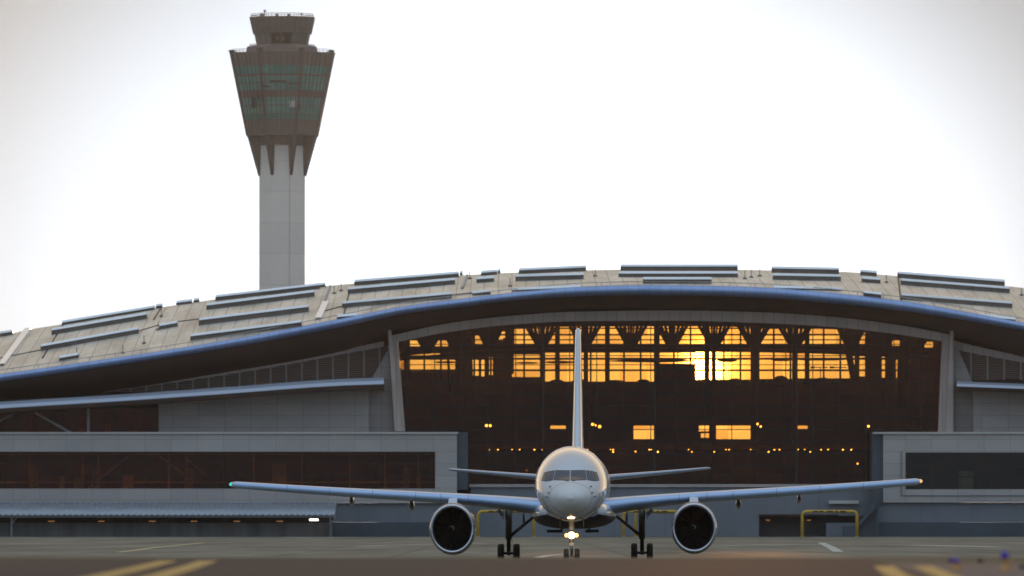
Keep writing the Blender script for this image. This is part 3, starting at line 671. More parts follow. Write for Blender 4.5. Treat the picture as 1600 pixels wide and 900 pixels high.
for px in (-180, 18, 516):
    mb = MB(); x = X(px, 1178); mb.box(x-.1, x+.1, 1178, 1178.2, 0, Z(806, 1178)); mb.bar((x, 1178.1, Z(818, 1178)), (x+.9, 1178.1, Z(808, 1178)), .12); sp_(mb, 'post', mShed)
mb = MB(); x, y, z = P(490.5, 812.2, 1178.5); mb.box(x-.7, x+.7, y, y+.3, z-.15, z+.16, 0); mb.box(x-.75, x+.75, y-.02, y+.34, z+.165, z+.3, 1); sp_(mb, 'lamp', [mLampW, mDark])
for px in (80, 158, 238, 303, 370, 437):
    mb = MB(); x, y, z = P(px, 814.5, 1180); mb.box(x-.5, x+.5, y, y+.2, z-.07, z+.07, 0); mb.box(x-.52, x+.52, y, y+.22, z+.075, z+.2, 1); sp_(mb, 'lamp', [mLampD, mDark])

# ------------------------------------------------------------------ yellow height barriers
def height_bar(px0, px1, pt, D, label):
    x0, x1 = X(px0, D), X(px1, D); zt = Z(pt, D); r = .23; c = .7
    e = empty('height_barrier', ((x0+x1)/2, D, 0), label, 'barrier', 'yellow height barriers along the terminal road')
    hw = (x1 - x0) / 2
    pts = [(-hw, 0, .02), (-hw, 0, zt - c)] + [(-hw + c - c*math.cos(a), 0, zt - c + c*math.sin(a)) for a in [i*math.pi/12 for i in range(1, 6)]] + [(-hw + c, 0, zt), (hw - c, 0, zt)] + [(hw - c + c*math.sin(a), 0, zt - c + c*math.cos(a)) for a in [i*math.pi/12 for i in range(1, 6)]] + [(hw, 0, zt - c), (hw, 0, .02)]
    mb = MB(); mb.tube(pts, r, 12); mb.build('frame', mBarY, e)
    mb = MB()
    for a, b in [(-.62, -.42), (-.38, -.22), (-.1, .12), (.2, .3), (.38, .6)]:
        mb.box(a*hw, b*hw, -r-.05, -r+.01, zt - .13, zt + .1)
    mb.build('warning_mark', mBarK, e)
    for s_ in (-1, 1):
        mb = MB(); mb.box(s_*hw-.3, s_*hw+.3, -.3, .3, 0, .12); mb.build('base_plate', mBarY, e)
    return e
height_bar(1253.5, 1339, 799, 1170, 'yellow height barrier standing clear of the jet on the right under the wing')
height_bar(747, 834, 799, 1170, 'yellow height barrier seen between the left engine and the nose wheels')
height_bar(974, 1060, 799, 1170, 'yellow height barrier right of the jet belly, nearer of the overlapping pair')
height_bar(993, 1076, 800, 1182, 'yellow height barrier right of the jet belly, farther of the overlapping pair')

# ------------------------------------------------------------------ control tower
DT = 1600.0; TX = X(441, DT); px_ = K * DT
tw = empty('control_tower', (TX, DT, 0), 'tall concrete control tower with a flared brown and green glass cab behind the terminal roof', 'control tower')
zt = lambda y: Z(y, DT)
def oct_(a_px): return a_px * px_ / math.cos(math.pi/8)
def ring(mb, prof, m=0, cap=False):
    rows = [[(oct_(a)*math.cos(math.pi/8 + k*math.pi/4), oct_(a)*math.sin(math.pi/8 + k*math.pi/4), zt(y)) for k in range(8)] for y, a in prof]
    mb.grid(rows, m, False, True)
    if cap: mb.add(rows[0], [tuple(range(8))], m); mb.add(rows[-1], [tuple(range(8))], m)
    return mb
ca = lambda y: 79 - (y - 85) * .199
mb = MB(); ring(mb, [(227, 35.5), (845, 35.8)], cap=True); mb.build('shaft', mShaft, tw)
mb = MB(); mb.bar((oct_(35.7)*.02+12*px_, -35.7*px_-.03, zt(228)), (12*px_, -35.7*px_-.03, zt(470)), .12, .12); mb.build('cable_riser', mBeam, tw)
mb = MB(); ring(mb, [(211, 38), (228, 38)], cap=True); mb.build('collar', mTrib, tw)
mb = MB()
for a, b in [(85, 106), (143.5, 155), (188.5, 209)]: ring(mb, [(a, ca(a)), (b, ca(b))])
ring(mb, [(119, ca(119)+.3), (122, ca(122)+.3)]); ring(mb, [(180, ca(180)+.35), (181, ca(181)+.35)])
ring(mb, [(209, ca(209)+1), (213, ca(213)+1)], cap=True); ring(mb, [(84, 78), (86, 78)], cap=True)
body = mb.build('cab_cladding', mClad, tw)
mb = MB(); ring(mb, [(106, ca(106)-.4), (119, ca(119)-.4)]); ring(mb, [(181, ca(181)-.4), (188.5, ca(188.5)-.4)]); mb.build('glass_band', mTgreen, tw)
for a, b in [(122, 143.5), (155, 180)]:
    mb = MB(); ring(mb, [(a, ca(a)-.6), (b, ca(b)-.6)]); w = mb.build('window', mTgreen2, tw)
    mb = MB()
    rects = [(-17, 9, 122.5, 132), (-27, -18, 133, 140), (9, 28, 132, 136), (9, 14, 132, 141)] if a == 122 else [(-46, -40, 156, 172), (23, 30, 157, 175), (-37, -34, 155, 158)]
    for (xa, xb, ya, yb) in rects:
        d0 = -(ca(yb)-.2)*px_; mb.box(xa*px_, xb*px_, d0-.02-(0 if abs(xa) < 32 else 0), d0 + 1.2, zt(yb), zt(ya))
    mb.build('open_shutter', mTdark, w)
mb = MB(); d0 = -(ca(165)+.2)*px_; mb.box(13*px_, 22*px_, d0, d0+.8, zt(170.5), zt(159)); mb.build('open_window', mGrey, tw)
# ribs on the eight faces and fins at the corners
mb = MB()
for k in range(8):
    a = -math.pi/2 + k*math.pi/4; nx, ny = math.cos(a), math.sin(a); tx, ty = -ny, nx
    for j in range(-3, 4):
        def q(y, e): A = (ca(y)+e)*px_; w_ = ca(y)*px_*math.tan(math.pi/8)*j/3.5; return (nx*A + tx*w_, ny*A + ty*w_, zt(y))
        mb.bar(q(86, .2), q(209, .2), .16, .16)
    for y in (132.5, 167.5): 
        A = (ca(y)+.1)*px_; hw = A*math.tan(math.pi/8); mb.bar((nx*A - tx*hw, ny*A - ty*hw, zt(y)), (nx*A + tx*hw, ny*A + ty*hw, zt(y)), .12, .14)
mb.build('window_frame', mTrib, tw)
for k in range(8):
    a = math.pi/8 + k*math.pi/4; c_, s_ = math.cos(a), math.sin(a)
    mb = MB(); R = lambda y, e: (oct_(ca(y)+e)*c_, oct_(ca(y)+e)*s_, zt(y))
    mb.bar(R(82, .6), R(213, .6), .42, .42); mb.build('corner_rib', mTrib, tw)
    mb = MB(); u = Vector((-s_, c_, 0)) ; ro, ri = oct_(52.5), oct_(34.5); w1_, w2_ = .62, .28
    pts = [(ro, zt(212.8)), (ri, zt(212.8)), (ri, zt(275)), (oct_(36.5), zt(275))]
    vs = []
    for sg in (-1, 1):
        for (r_, z_) in pts: ww = w1_ if z_ > zt(230) else w2_; vs.append((r_*c_ + u.x*sg*ww, r_*s_ + u.y*sg*ww, z_))
    mb.add(vs, [(0,1,2,3), (7,6,5,4), (0,3,7,4), (1,0,4,5), (2,1,5,6), (3,2,6,7)]); mb.build('bracket', mTrib, tw)
mb = MB(); ring(mb, [(70.5, 36), (74, 54), (84, 56)], cap=False); mb.build('setback_roof', mClad, tw)
mb = MB(); ring(mb, [(52.5, 42.2), (72, 38.2)]); g_ = mb.build('cab_glass', mCabG, tw)
for k in range(16):
    a = k*math.pi/8; f_ = oct_ if k % 2 else (lambda v: v*px_); mb = MB()
    mb.bar((f_(38.3)*math.cos(a), f_(38.3)*math.sin(a), zt(72)), (f_(42.3)*math.cos(a), f_(42.3)*math.sin(a), zt(52.5)), .3 if k % 2 else .14); mb.build('mullion', mTrib, g_)
mb = MB()
for x0, x1 in [(-34, -24), (-20, -9), (-5, -1), (4, 21), (26, 33)]: mb.box(x0*px_, x1*px_, -2, 2, zt(72), zt(56 if x0 != -5 else 52))
mb.box(-30*px_, 30*px_, -3.4, 3.4, zt(72), zt(65)); mb.build('cab_console', mTdark, tw)
mb = MB(); ring(mb, [(28, 50), (53, 44.5)], cap=True); mb.build('visor_roof', mClad, tw)
mb = MB()
for k in range(8):
    a = -math.pi/2 + k*math.pi/4; nx, ny = math.cos(a), math.sin(a); tx, ty = -ny, nx
    for j in range(-2, 3):
        q2 = lambda y, A: (nx*A*px_ + tx*A*px_*.41*j/2.5, ny*A*px_ + ty*A*px_*.41*j/2.5, zt(y)); mb.bar(q2(28, 50.4), q2(53, 44.9), .14)
mb.build('visor_rib', mTrib, tw)
def railing(yb, yt, a_px, name):
    mb = MB()
    for k in range(8):
        a = math.pi/8 + k*math.pi/4; b = a + math.pi/4; r = oct_(a_px)
        A = Vector((r*math.cos(a), r*math.sin(a), 0)); B = Vector((r*math.cos(b), r*math.sin(b), 0))
        for y in (yt, (yt+yb)/2): mb.bar(A + Vector((0,0,zt(y))), B + Vector((0,0,zt(y))), .09)
        for j in range(8): p = A.lerp(B, j/8); mb.bar(p + Vector((0,0,zt(yb))), p + Vector((0,0,zt(yt))), .09)
    mb.build(name, mTrib, tw)
railing(28, 23, 48, 'railing'); railing(84, 79, 76, 'railing'); railing(74, 70.5, 50, 'railing')
for k in range(8):
    a = math.pi/8 + k*math.pi/4; r = oct_(77.3); mb = MB(); x, y = r*math.cos(a), r*math.sin(a)
    mb.box(x-.5, x+.5, y-.5, y+.5, zt(85), zt(80)); mb.box(x-.75, x+.75, y-.2, y+.2, zt(82.5), zt(81)); mb.build('floodlight', mTdark, tw)
for (dx, dy, yb, yt, w_) in [(-27, -10, 28, 17, .25), (-31, 5, 28, 22, .5), (40, 0, 84, 76, .6), (46, -8, 84, 78, .4), (-49, -4, 84, 76, .35), (30, 3, 28, 21, .2), (10, 3, 28, 22, .3), (-8, -6, 28, 22.5, .3)]:
    mb = MB(); x = dx*px_; y = dy*px_; mb.bar((x, y, zt(yb)), (x, y, zt(yt)), w_*.5); mb.box(x-w_, x+w_, y-w_, y+w_, zt(yt)-.3, zt(yt)+.1); mb.build('antenna', mTrib, tw)

# ------------------------------------------------------------------ the jet
G0 = (X(893.3, 400), 400.0, 0.0)
jet = empty('jet_airliner', G0, 'white twin engine jet airliner facing the camera with its landing light on', 'airplane', rot=(0, -.0045, -.0190))
OFF = 5.5
TOP = [(0, 3.42), (.15, 3.72), (.5, 3.98), (1, 4.2), (1.6, 4.4), (2.1, 4.56), (2.6, 4.84), (3.2, 5.14), (4, 5.5), (5, 5.83), (6, 6.03), (8, 6.2), (12, 6.22), (36, 6.22), (44, 5.95), (47, 5.55)]
BOT = [(0, 3.42), (.15, 3.12), (.5, 2.86), (1, 2.66), (2, 2.44), (3, 2.33), (5, 2.23), (8, 2.2), (30, 2.2), (35, 2.6), (41, 3.7), (47, 4.9)]
WID = [(0, 0), (.15, .42), (.5, .76), (1, 1.06), (2, 1.45), (3, 1.66), (4, 1.79), (6, 1.89), (8, 1.9), (32, 1.9), (38, 1.5), (43, .85), (47, .25)]
MID = [(0, 3.42), (1, 3.5), (3, 3.85), (6, 4.15), (8, 4.2), (30, 4.2), (47, 5.2)]
def sec(s, a):   # a=0 right, pi/2 up
    s = max(s, 1e-4); c, d = math.cos(a), math.sin(a); w = curve(WID, s); zm = curve(MID, s)
    h_ = (curve(TOP, s) - zm) if d >= 0 else (zm - curve(BOT, s)); return Vector((w*c, s - OFF, zm + h_*d))
def solve_s(x, z):
    lo, hi = 0.0, 12.0
    for _ in range(40):
        s = (lo+hi)/2; w = max(curve(WID, s), 1e-6); zm = curve(MID, s); h_ = max(1e-6, (curve(TOP, s)-zm) if z >= zm else (zm-curve(BOT, s)))
        if (x/w)**2 + ((z-zm)/h_)**2 > 1: lo = s
        else: hi = s
    return hi
ss = [0, .02, .06, .12, .2, .32, .5, .7, .9, 1.1, 1.35, 1.6, 1.9, 2.2, 2.6, 3, 3.5, 4, 4.6, 5.3, 6, 7, 8, 9.5, 11, 14, 18, 22, 26, 30, 32, 34, 36, 38, 40, 42, 44, 46, 47]
NA = 56
mb = MB(); mb.grid([[sec(s, 2*math.pi*k/NA) for k in range(NA)] for s in ss], smooth=True, close=True,
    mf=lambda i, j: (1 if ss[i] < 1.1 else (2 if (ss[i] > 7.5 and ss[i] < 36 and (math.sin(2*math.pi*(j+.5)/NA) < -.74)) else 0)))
mb.add([sec(47, 2*math.pi*k/NA) for k in range(NA)], [tuple(range(NA))])
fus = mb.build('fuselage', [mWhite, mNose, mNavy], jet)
mb = MB(); mb.tube([sec(1.12, a)*1 + Vector((0, -.002, 0)) for a in [2*math.pi*k/48 for k in range(49)]], .009, 6, caps=False); mb.build('radome_seam', mSeal, fus)
sc = K * 397.4
def fx(px): return (px - 892.6) * sc - .02
def fz(py): return Z(py, 397.4)
def pane(c, name='windshield'):
    def patch(c4, off, n=8):
        rows = []
        for i in range(n+1):
            row = []
            for j in range(n+1):
                u, v = j/n, i/n
                x = (c4[0][0]*(1-u)+c4[1][0]*u)*(1-v) + (c4[3][0]*(1-u)+c4[2][0]*u)*v; y = (c4[0][1]*(1-u)+c4[1][1]*u)*(1-v) + (c4[3][1]*(1-u)+c4[2][1]*u)*v
                xx, zz = fx(x), fz(y); s = solve_s(xx, zz); e = .05
                g = Vector((xx, 0, zz)); n1 = Vector((solve_s(xx+e, zz)-solve_s(xx-e, zz), 0, solve_s(xx, zz+e)-solve_s(xx, zz-e)))/(2*e); nn = Vector((n1.x, -1, n1.z)).normalized()
                row.append(Vector((xx, s-OFF, zz)) + nn*off)
            rows.append(row)
        return rows
    cx = sum(p[0] for p in c)/4; cy = sum(p[1] for p in c)/4
    big = [(cx + (p[0]-cx)*1.0 + math.copysign(.55, p[0]-cx), cy + (p[1]-cy) + math.copysign(.5, p[1]-cy)) for p in c]
    mb = MB(); mb.grid(patch(big, .010), m=1, smooth=True); mb.grid(patch(c, .022), m=0, smooth=True); mb.build(name, [mWind, mSeal], fus)
cxm = 892.6
def mir(c): return [(2*cxm - p[0], p[1]) for p in (c[1], c[0], c[3], c[2])]
for c in ([(870.0, 735), (891.5, 735.4), (891.5, 750.6), (867.0, 750)], [(858.2, 736.6), (868.2, 735.2), (865.2, 750.4), (855.2, 751.6)], [(851.8, 738.6), (856.8, 737.0), (853.8, 751.6), (847.6, 750.4)]):
    pane(c, 'cockpit_window'); pane(mir(c), 'cockpit_window')
for sx in (-1, 1):   # wipers and probes
    mb = MB(); p0 = Vector((sx*.1, solve_s(.1, 4.33)-OFF-.05, 4.33)); p1 = Vector((sx*.6, solve_s(.6, 4.40)-OFF-.05, 4.40)); mb.bar(p0, p1, .02); mb.build('wiper', mDark, fus)
    for (xx, zz) in [(1.02, 4.05), (1.1, 3.72), (1.22, 3.5)]:
        s = solve_s(xx, zz); p = Vector((sx*xx, s-OFF, zz)); mb = MB(); mb.bar(p, p + Vector((sx*.09, -.03, 0)), .04); mb.bar(p + Vector((sx*.09, .05, 0)), p + Vector((sx*.09, -.16, 0)), .03); mb.build('pitot_probe', mGear, fus)
for z_, s_ in [(4.7, 7.0), (3.9, 7.2), (5.2, 9.5)]:   # door frames catching light on the right side
    pass
for sx in (-1, 1):
    rows = []
    for i in range(9):
        row = []
        for j in range(9):
            a = math.radians(-22 + 48*i/8); s = 6.6 + .9*j/8; p = sec(s, a); p.x = sx*(p.x + .012); row.append(p)
        rows.append(row)
    mb = MB(); mb.tube([rows[0][0], *[r[0] for r in rows], *[p for p in rows[-1]], *[r[-1] for r in reversed(rows)], *[p for p in reversed(rows[0])]], .02, 6); dd = mb.build('door', mGearW, fus)
    mb = MB(); p = rows[4][2]; mb.bar((p.x+sx*.02, p.y, p.z), (p.x+sx*.02, p.y+.25, p.z), .04); mb.build('door_handle', mGear, fus)
# belly fairing
mb = MB(); rows = []
for i in range(25):
    s = 11.5 + 18.5*i/24; e = math.sin(math.pi*i/24)**.45 if 0 < i < 24 else 0
    w = 1.35 + .95*e; zb = 2.4 - .58*e; ztp = 3.0 + .60*e
    row = []
    for k in range(32):
        a = 2*math.pi*k/32; c, d = math.cos(a), math.sin(a); x = math.copysign(abs(c)**.75, c)*w; zz = (ztp+zb)/2 + math.copysign(abs(d)**.8, d)*(ztp-zb)/2; row.append((x, s-OFF, zz))
    rows.append(row)
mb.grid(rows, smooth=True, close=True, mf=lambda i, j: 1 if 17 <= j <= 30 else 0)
mb.add(rows[0], [tuple(range(32))]); mb.add(rows[-1], [tuple(range(32))])
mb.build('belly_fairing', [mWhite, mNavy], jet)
# wings
AF = [(0, 0), (.003, .22), (.012, .42), (.035, .58), (.1, .74), (.2, .82), (.35, .95), (.5, .9), (.7, .6), (.88, .26), (1, .02)]
def wing_section(x, sLE, z, ch, th, tw=-.02):
    up = [(u*ch, v*th*.55) for u, v in AF]; lo = [(u*ch, -v*th*.45) for u, v in reversed(AF[1:])]
    return [Vector((x, sLE + u - OFF, z + v + u*tw)) for u, v in up + lo]
WS = [(1.3, 14.4, 3.00, 9.0, 1.02), (1.9, 14.8, 3.06, 8.6, .96), (3.2, 15.7, 3.22, 7.6, .82), (5, 16.9, 3.39, 6.2, .70), (6.5, 17.8, 3.51, 5.2, .62), (9, 19.4, 3.66, 4.5, .59), (12.7, 21.8, 3.89, 3.5, .52), (16, 23.9, 4.12, 2.6, .46), (18.75, 25.65, 4.33, 1.95, .40), (19.05, 26.0, 4.355, 1.6, .26), (19.17, 26.45, 4.36, 1.0, .1)]
def wing_z(x): return curve([(w[0], w[2]) for w in WS], x)
def wing_s(x): return curve([(w[0], w[1]) for w in WS], x)
for sx in (-1, 1):
    mb = MB(); rows = [wing_section(sx*w[0], *w[1:]) for w in WS]; na = len(rows[0])
    mb.grid(rows, smooth=True, close=True, mf=lambda i, j: 1 if (j < 5 or j >= na-4) else 0); mb.add(rows[-1], [tuple(range(na))])
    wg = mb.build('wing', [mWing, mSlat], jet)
    for xf in ([5.7, 7.2, 8.6, 11, 13.4, 15.8]):
        mb = MB(); w = [curve([(q[0], q[k]) for q in WS], xf) for k in range(1, 5)]; a = wing_section(sx*xf, w[0]-.012, w[1], w[2], w[3]*1.03)
        b = wing_section(sx*(xf+.03), w[0]-.012 + .03*.62, w[1], w[2], w[3]*1.03); mb.grid([[a[k] for k in (16, 17, 18, 19, 0, 1, 2, 3, 4)], [b[k] for k in (16, 17, 18, 19, 0, 1, 2, 3, 4)]]); mb.build('slat_seam', mSeamW, wg)
    for (xf, sz, back_) in ((8.95, 1.0, 2.0), (12.3, .85, 1.2)):
        s0 = wing_s(xf) + curve([(q[0], q[3]) for q in WS], xf)*.55; z0 = wing_z(xf) - .40*sz
        mb = MB(); mb.tube([(sx*xf, s0-OFF, z0+.1), (sx*xf, s0-OFF+.4, z0-.02), (sx*xf, s0-OFF+1.2, z0-.1), (sx*xf, s0-OFF+2.4, z0-.06), (sx*xf, s0-OFF+3.4, z0+.1)], [.03, .13*sz, .17*sz, .13*sz, .03], 12)
        mb.v = [(v[0], v[1], z0 + (v[2]-z0)*1.6) for v in mb.v]; mb.build('flap_fairing', mNac, wg)
    mb = MB(); mb.lathe([(.1*math.sin(t), -.13*math.cos(t)) for t in [i*math.pi/6 for i in range(7)]], (sx*19.03, 26.05-OFF, 4.37), 'y', 10); mb.build('navigation_light', mRedL if sx > 0 else mGreenL, wg)
    # tailplane
    TS = [(.5, 40.2, 4.62, 4.4, .42), (1.6, 41.0, 4.74, 3.9, .38), (4.5, 43.0, 5.0, 2.7, .26), (7.4, 45.0, 5.27, 1.7, .16), (7.6, 45.4, 5.28, 1.2, .06)]
    mb = MB(); rows = [wing_section(sx*w[0], *w[1:]) for w in TS]; mb.grid(rows, smooth=True, close=True); mb.add(rows[-1], [tuple(range(na))]); mb.build('tailplane', mWing, jet)
# fin
FS = [(5.3, 34.5, 9.0, .76), (6.2, 36.0, 7.3, .69), (9, 38.9, 5.4, .54), (12.6, 42.2, 3.2, .36), (13.25, 42.9, 2.6, .30), (13.35, 43.2, 2.0, .1)]
mb = MB(); rows = []
for (z_, s_, ch, th) in FS: rows.append([Vector((v*th*.52, s_+u*ch-OFF, z_)) for u, v in AF] + [Vector((-v*th*.52, s_+u*ch-OFF, z_)) for u, v in reversed(AF[1:])])
mb.grid(rows, smooth=True, close=True); mb.add(rows[-1], [tuple(range(len(rows[-1])))]); mb.build('tail_fin', mWhite, jet)
# engines
for sx in (-1, 1):
    ex, ez, es = sx*6.47, 1.86, 13.0 - OFF
    OV = 1.13
    mb = MB()
    prof = [(1.10, .10), (1.155, .02), (1.19, .06), (1.215, .25), (1.24, .8), (1.25, 1.8), (1.22, 3.2), (1.05, 4.6), (.9, 5.4), (.86, 5.4)]
    mb.lathe(prof[3:], (ex, es, ez), 'y', 48, 0, sz=OV); mb.add([], [])
    mb.lathe([(.86, 5.4), (.55, 5.6), (.3, 6.2), (0.01, 6.7)], (ex, es, ez), 'y', 48, 1, sz=OV)
    en = mb.build('engine', [mNac, mGear], jet)
    mb = MB(); mb.lathe([(.98, .36), (1.0, .18), (1.04, .06), (1.09, .0), (1.16, .02), (1.19, .09), (1.215, .251)], (ex, es, ez), 'y', 48, sz=OV-.01); mb.build('intake_lip', mLip, en)
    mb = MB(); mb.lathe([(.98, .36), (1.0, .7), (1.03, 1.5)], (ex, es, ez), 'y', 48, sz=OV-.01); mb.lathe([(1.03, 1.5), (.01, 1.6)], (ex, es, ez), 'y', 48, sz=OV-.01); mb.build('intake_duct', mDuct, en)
    mb = MB()
    for k in range(22):
        a = 2*math.pi*k/22; c0, s0 = math.cos(a), math.sin(a); c1, s1 = math.cos(a+.2), math.sin(a+.2)
        mb.add([(ex+.28*c0, es+1.15, ez+.28*s0), (ex+.98*c0, es+1.05, ez+.98*s0*1.1), (ex+.98*c1, es+1.3, ez+.98*s1*1.1), (ex+.28*c1, es+1.3, ez+.28*s1)], [(0,1,2,3)])
    mb.build('fan', mFan, en)
    mb = MB(); mb.lathe([(.005, .8), (.1, .86), (.2, .98), (.29, 1.2)], (ex, es, ez), 'y', 20); sp = mb.build('spinner', mFan, en)
    # swirl mark painted on the spinner (kept in the same mesh family, as its own thin strip)
    mb = MB(); pts = []
    for i in range(14):
        t = i/13; a = -1.2 + 3.6*t; r = .03 + .12*t; h_ = .8 + (.86-.8)*min(1, r/.1) + max(0, r-.1)*1.2; pts.append((ex + r*math.cos(a), es + h_ - .012, ez + r*math.sin(a)))
    mb.tube(pts, .014, 6); mb.build('spinner_swirl', mGearW, en)
    mb = MB()   # pylon
    mb.hexa([(ex-.24, es+.9, ez+1.28), (ex+.24, es+.9, ez+1.28), (ex+.24, es+6, ez+1.0), (ex-.24, es+6, ez+1.0)], [(ex-.22, es+1.6, ez+1.62), (ex+.22, es+1.6, ez+1.62), (ex+.22, es+6, ez+1.7), (ex-.22, es+6, ez+1.7)]); mb.build('pylon', mWhite, en)
# landing gear
def wheel(mb, x, y, z, r, w):
    pr = [(r*.52, -w*.5), (r*.80, -w*.5), (r*.93, -w*.44), (r*.99, -w*.3), (r, -w*.1), (r, w*.1), (r*.99, w*.3), (r*.93, w*.44), (r*.80, w*.5), (r*.52, w*.5)]
    mb.lathe(pr, (x, y, z), 'x', 28, 0); mb.lathe([(r*.52, -w*.5), (r*.48, -w*.32), (.02, -w*.3)], (x, y, z), 'x', 28, 1); mb.lathe([(r*.52, w*.5), (r*.48, w*.32), (.02, w*.3)], (x, y, z), 'x', 28, 1)
mb = MB(); mb.tube([(0, 0, .42), (0, 0, 1.1), (0, 0, 1.1), (0, 0, 2.5)], [.075, .075, .13, .15], 14); mb.tube([(-.33, 0, .40), (.33, 0, .40)], .06, 10)
mb.bar((0, -.05, 1.9), (0, 1.4, 2.6), .1); mb.bar((-.14, -.1, .95), (.14, -.1, .95), .1, .24); mb.bar((0, .16, .5), (0, .28, .8), .06); mb.bar((0, .28, .8), (0, .14, 1.05), .06)
ng = mb.build('nose_gear', mGearW, jet)
for sx in (-1, 1):
    mb = MB(); wheel(mb, sx*.29, 0, .40, .40, .26); mb.build('wheel', [mTyre, mHub], ng)
    mb = MB(); mb.box(sx*.62-.02, sx*.62+.02, -1.0, 1.3, 1.95, 2.4); mb.build('gear_door', mNavy, ng)
for (lx, lz, r) in [(-.26, 1.50, .10), (.26, 1.50, .10), (0, 1.50, .17)]:
    mb = MB(); mb.lathe([(r*1.12, 0), (r*1.12, .1), (.03, .16)], (lx, -.27 if lx else -.30, lz), 'y', 16, 1); mb.lathe([(.002, -.02), (r*.6, -.015), (r, .0), (r*1.1, .012)], (lx, -.27, lz), 'y', 16, 0); mb.build('landing_light', [mOrangeL if lx == 0 else mAmberL, mGear], ng)
mb = MB(); mb.bar((-.2, -.16, 1.48), (.2, -.16, 1.48), .06); mb.bar((-.12, -.18, 1.02), (.12, -.18, 1.02), .08, .16); mb.build('light_bracket', mGearW, ng)
for lx in (-.12, .14):  # glowing discs stand in for glints off reflective fittings under the nose
    mb = MB(); z_ = 2.42; s_ = solve_s(lx, z_); mb.lathe([(.002, -.03), (.04, -.02), (.06, .02)], (lx, s_-OFF-.02, z_), 'y', 14, 0); mb.lathe([(.061, .02), (.075, .03), (.075, .12)], (lx, s_-OFF-.02, z_), 'y', 14, 1); mb.build('nose_glint', [mLamp, mGear], jet)
for sx in (-1, 1):
    gx, gy = sx*3.66, 18.3
    mb = MB(); mb.tube([(gx, gy, .5), (gx, gy, 1.25), (gx, gy, 1.25), (gx, gy, 3.1)], [.11, .11, .17, .2], 14)
    mb.tube([(gx, gy-.6, .5), (gx, gy+.6, .5)], .13, 10)
    mb.tube([(gx-.42, gy-.57, .5), (gx+.42, gy-.57, .5)], .07, 10); mb.tube([(gx-.42, gy+.57, .5), (gx+.42, gy+.57, .5)], .07, 10)
    mb.bar((gx, gy+.15, .7), (gx, gy+.4, 1.0), .1); mb.bar((gx, gy+.4, 1.0), (gx, gy+.15, 1.35), .1)
    mg = mb.build('main_gear', mGear, jet)
    for dx in (-.43, .43):
        for dy in (-.57, .57): mb = MB(); wheel(mb, gx+dx, gy+dy, .51, .51, .34); mb.build('wheel', [mTyre, mHub], mg)
    mb = MB(); mb.tube([(gx-sx*.1, gy, 1.45), (gx-sx*1.55, gy-.2, 2.65)], .09, 10); mb.tube([(gx-sx*.85, gy-.1, 2.08), (gx-sx*.8, gy, 2.9)], .055, 8); mb.build('side_brace', mGear, mg)
    mb = MB(); mb.box(gx+sx*.26, gx+sx*.31, gy-.6, gy+.6, 2.35, 2.95); mb.bar((gx+sx*.3, gy, 2.55), (gx+sx*.55, gy, 2.9), .2); mb.build('gear_door', mNac, mg)
    mb = MB(); mb.box(sx*1.05-.5, sx*1.05+.25, gy-.8, gy+1.0, 1.62, 1.78); mb.bar((sx*.75, gy, 1.6), (sx*.75, gy, 1.95), .12); mb.build('belly_door', mNavy, mg)
# the landing light really throws light forward
ld = bpy.data.lights.new('landing_beam', 'SPOT'); ld.energy = 900; ld.spot_size = math.radians(40); ld.spot_blend = .8; ld.color = (1, .75, .45); ld.shadow_soft_size = .1
lo_ = bpy.data.objects.new('landing_beam', ld); COL.objects.link(lo_); lo_.parent = jet; lo_.location = (0, -.42, 1.5); lo_.rotation_euler = (math.radians(90-6), 0, math.radians(180))

pl = bpy.data.lights.new('landing_glow', 'POINT'); pl.energy = 12; pl.color = (1, .62, .28); pl.shadow_soft_size = .08
po = bpy.data.objects.new('landing_glow', pl); COL.objects.link(po); po.parent = jet; po.location = (0, -.62, 1.45)
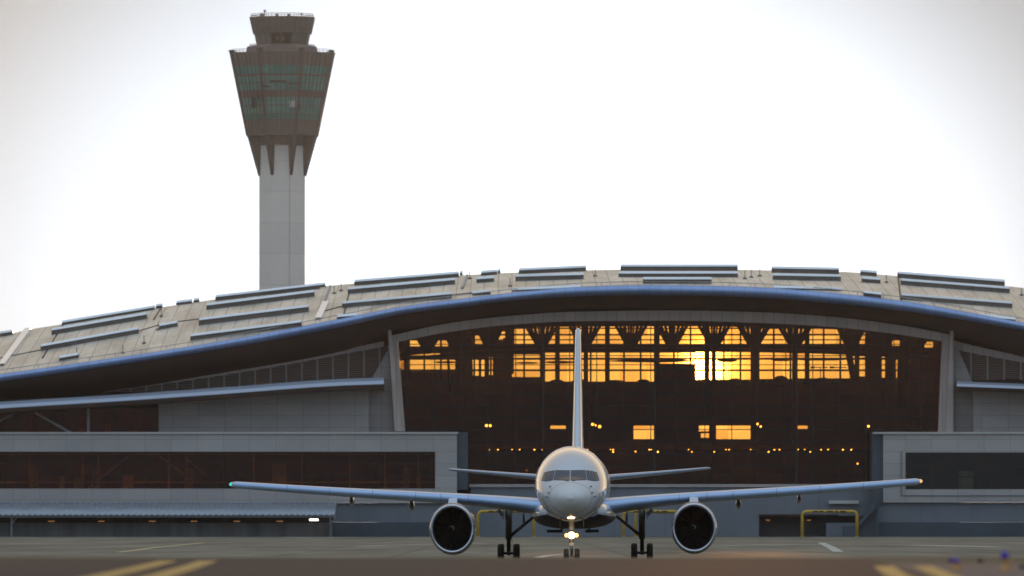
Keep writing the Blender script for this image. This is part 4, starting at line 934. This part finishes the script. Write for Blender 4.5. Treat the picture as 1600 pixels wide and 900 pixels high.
# ------------------------------------------------------------------ taxiway edge lights
def edge_light(px, py_base, py_top, D, label, blue=True):
    x = X(px, D); z0 = gz(D) + .004; hh = Z(py_top, D) - z0
    e = empty('taxiway_light', (x, D, z0), label, 'taxiway light', 'small lights along the taxiway edge at the bottom right')
    q_ = 1 if blue else .45
    mb = MB(); mb.lathe([(.002, .0), (.07*q_, 0), (.07*q_, .02), (.03*q_, .03), (.018*q_, .05), (.018*q_, hh*.5), (.035*q_, hh*.55), (.04*q_, hh*.62), (.002, hh*.63)], (0, 0, 0), 'z', 14); mb.build('stem', mFixY if blue else mFixD, e)
    mb = MB(); r = .045*q_; mb.lathe([(.035*q_, hh*.62), (r, hh*.68), (r, hh*.85), (r*.8, hh*.94), (r*.4, hh*.99), (.002, hh)], (0, 0, 0), 'z', 16); mb.build('lens', mBlue if blue else mFixD, e)
    mb = MB(); mb.tube([(.03, 0, .02), (.055, 0, hh*.3), (.035, 0, hh*.55)], .012, 8); mb.build('cable', mFixY if blue else mFixD, e)
edge_light(1493, 893, 872, 82, 'short blue taxiway light beside the yellow lines at the bottom right')
edge_light(1570, 893, 861, 81, 'taller blue taxiway light on an orange stem near the right edge')
edge_light(1485, 880, 872, 98, 'small dark marker just left of the short blue light', False)
edge_light(1531, 880, 872, 98, 'small dark marker between the two blue taxiway lights', False)
edge_light(1597, 888, 882, 84, 'small dark marker at the right border of the picture', False)

# ------------------------------------------------------------------ thin evening haze
mh = bpy.data.materials.new('haze'); mh.use_nodes = True; n = mh.node_tree.nodes; n.clear()
pv = n.new('ShaderNodeVolumePrincipled'); pv.inputs['Color'].default_value = (.95, .90, .86, 1); pv.inputs['Density'].default_value = .00003; pv.inputs['Anisotropy'].default_value = .6
oo = n.new('ShaderNodeOutputMaterial'); mh.node_tree.links.new(pv.outputs[0], oo.inputs['Volume'])
mb = MB(); mb.box(-9100, 9100, -450, 14100, -1.0, 125); hz = mb.build('haze', mh)
tag(hz, 'thin warm evening haze over the airfield', 'haze', kind='stuff')
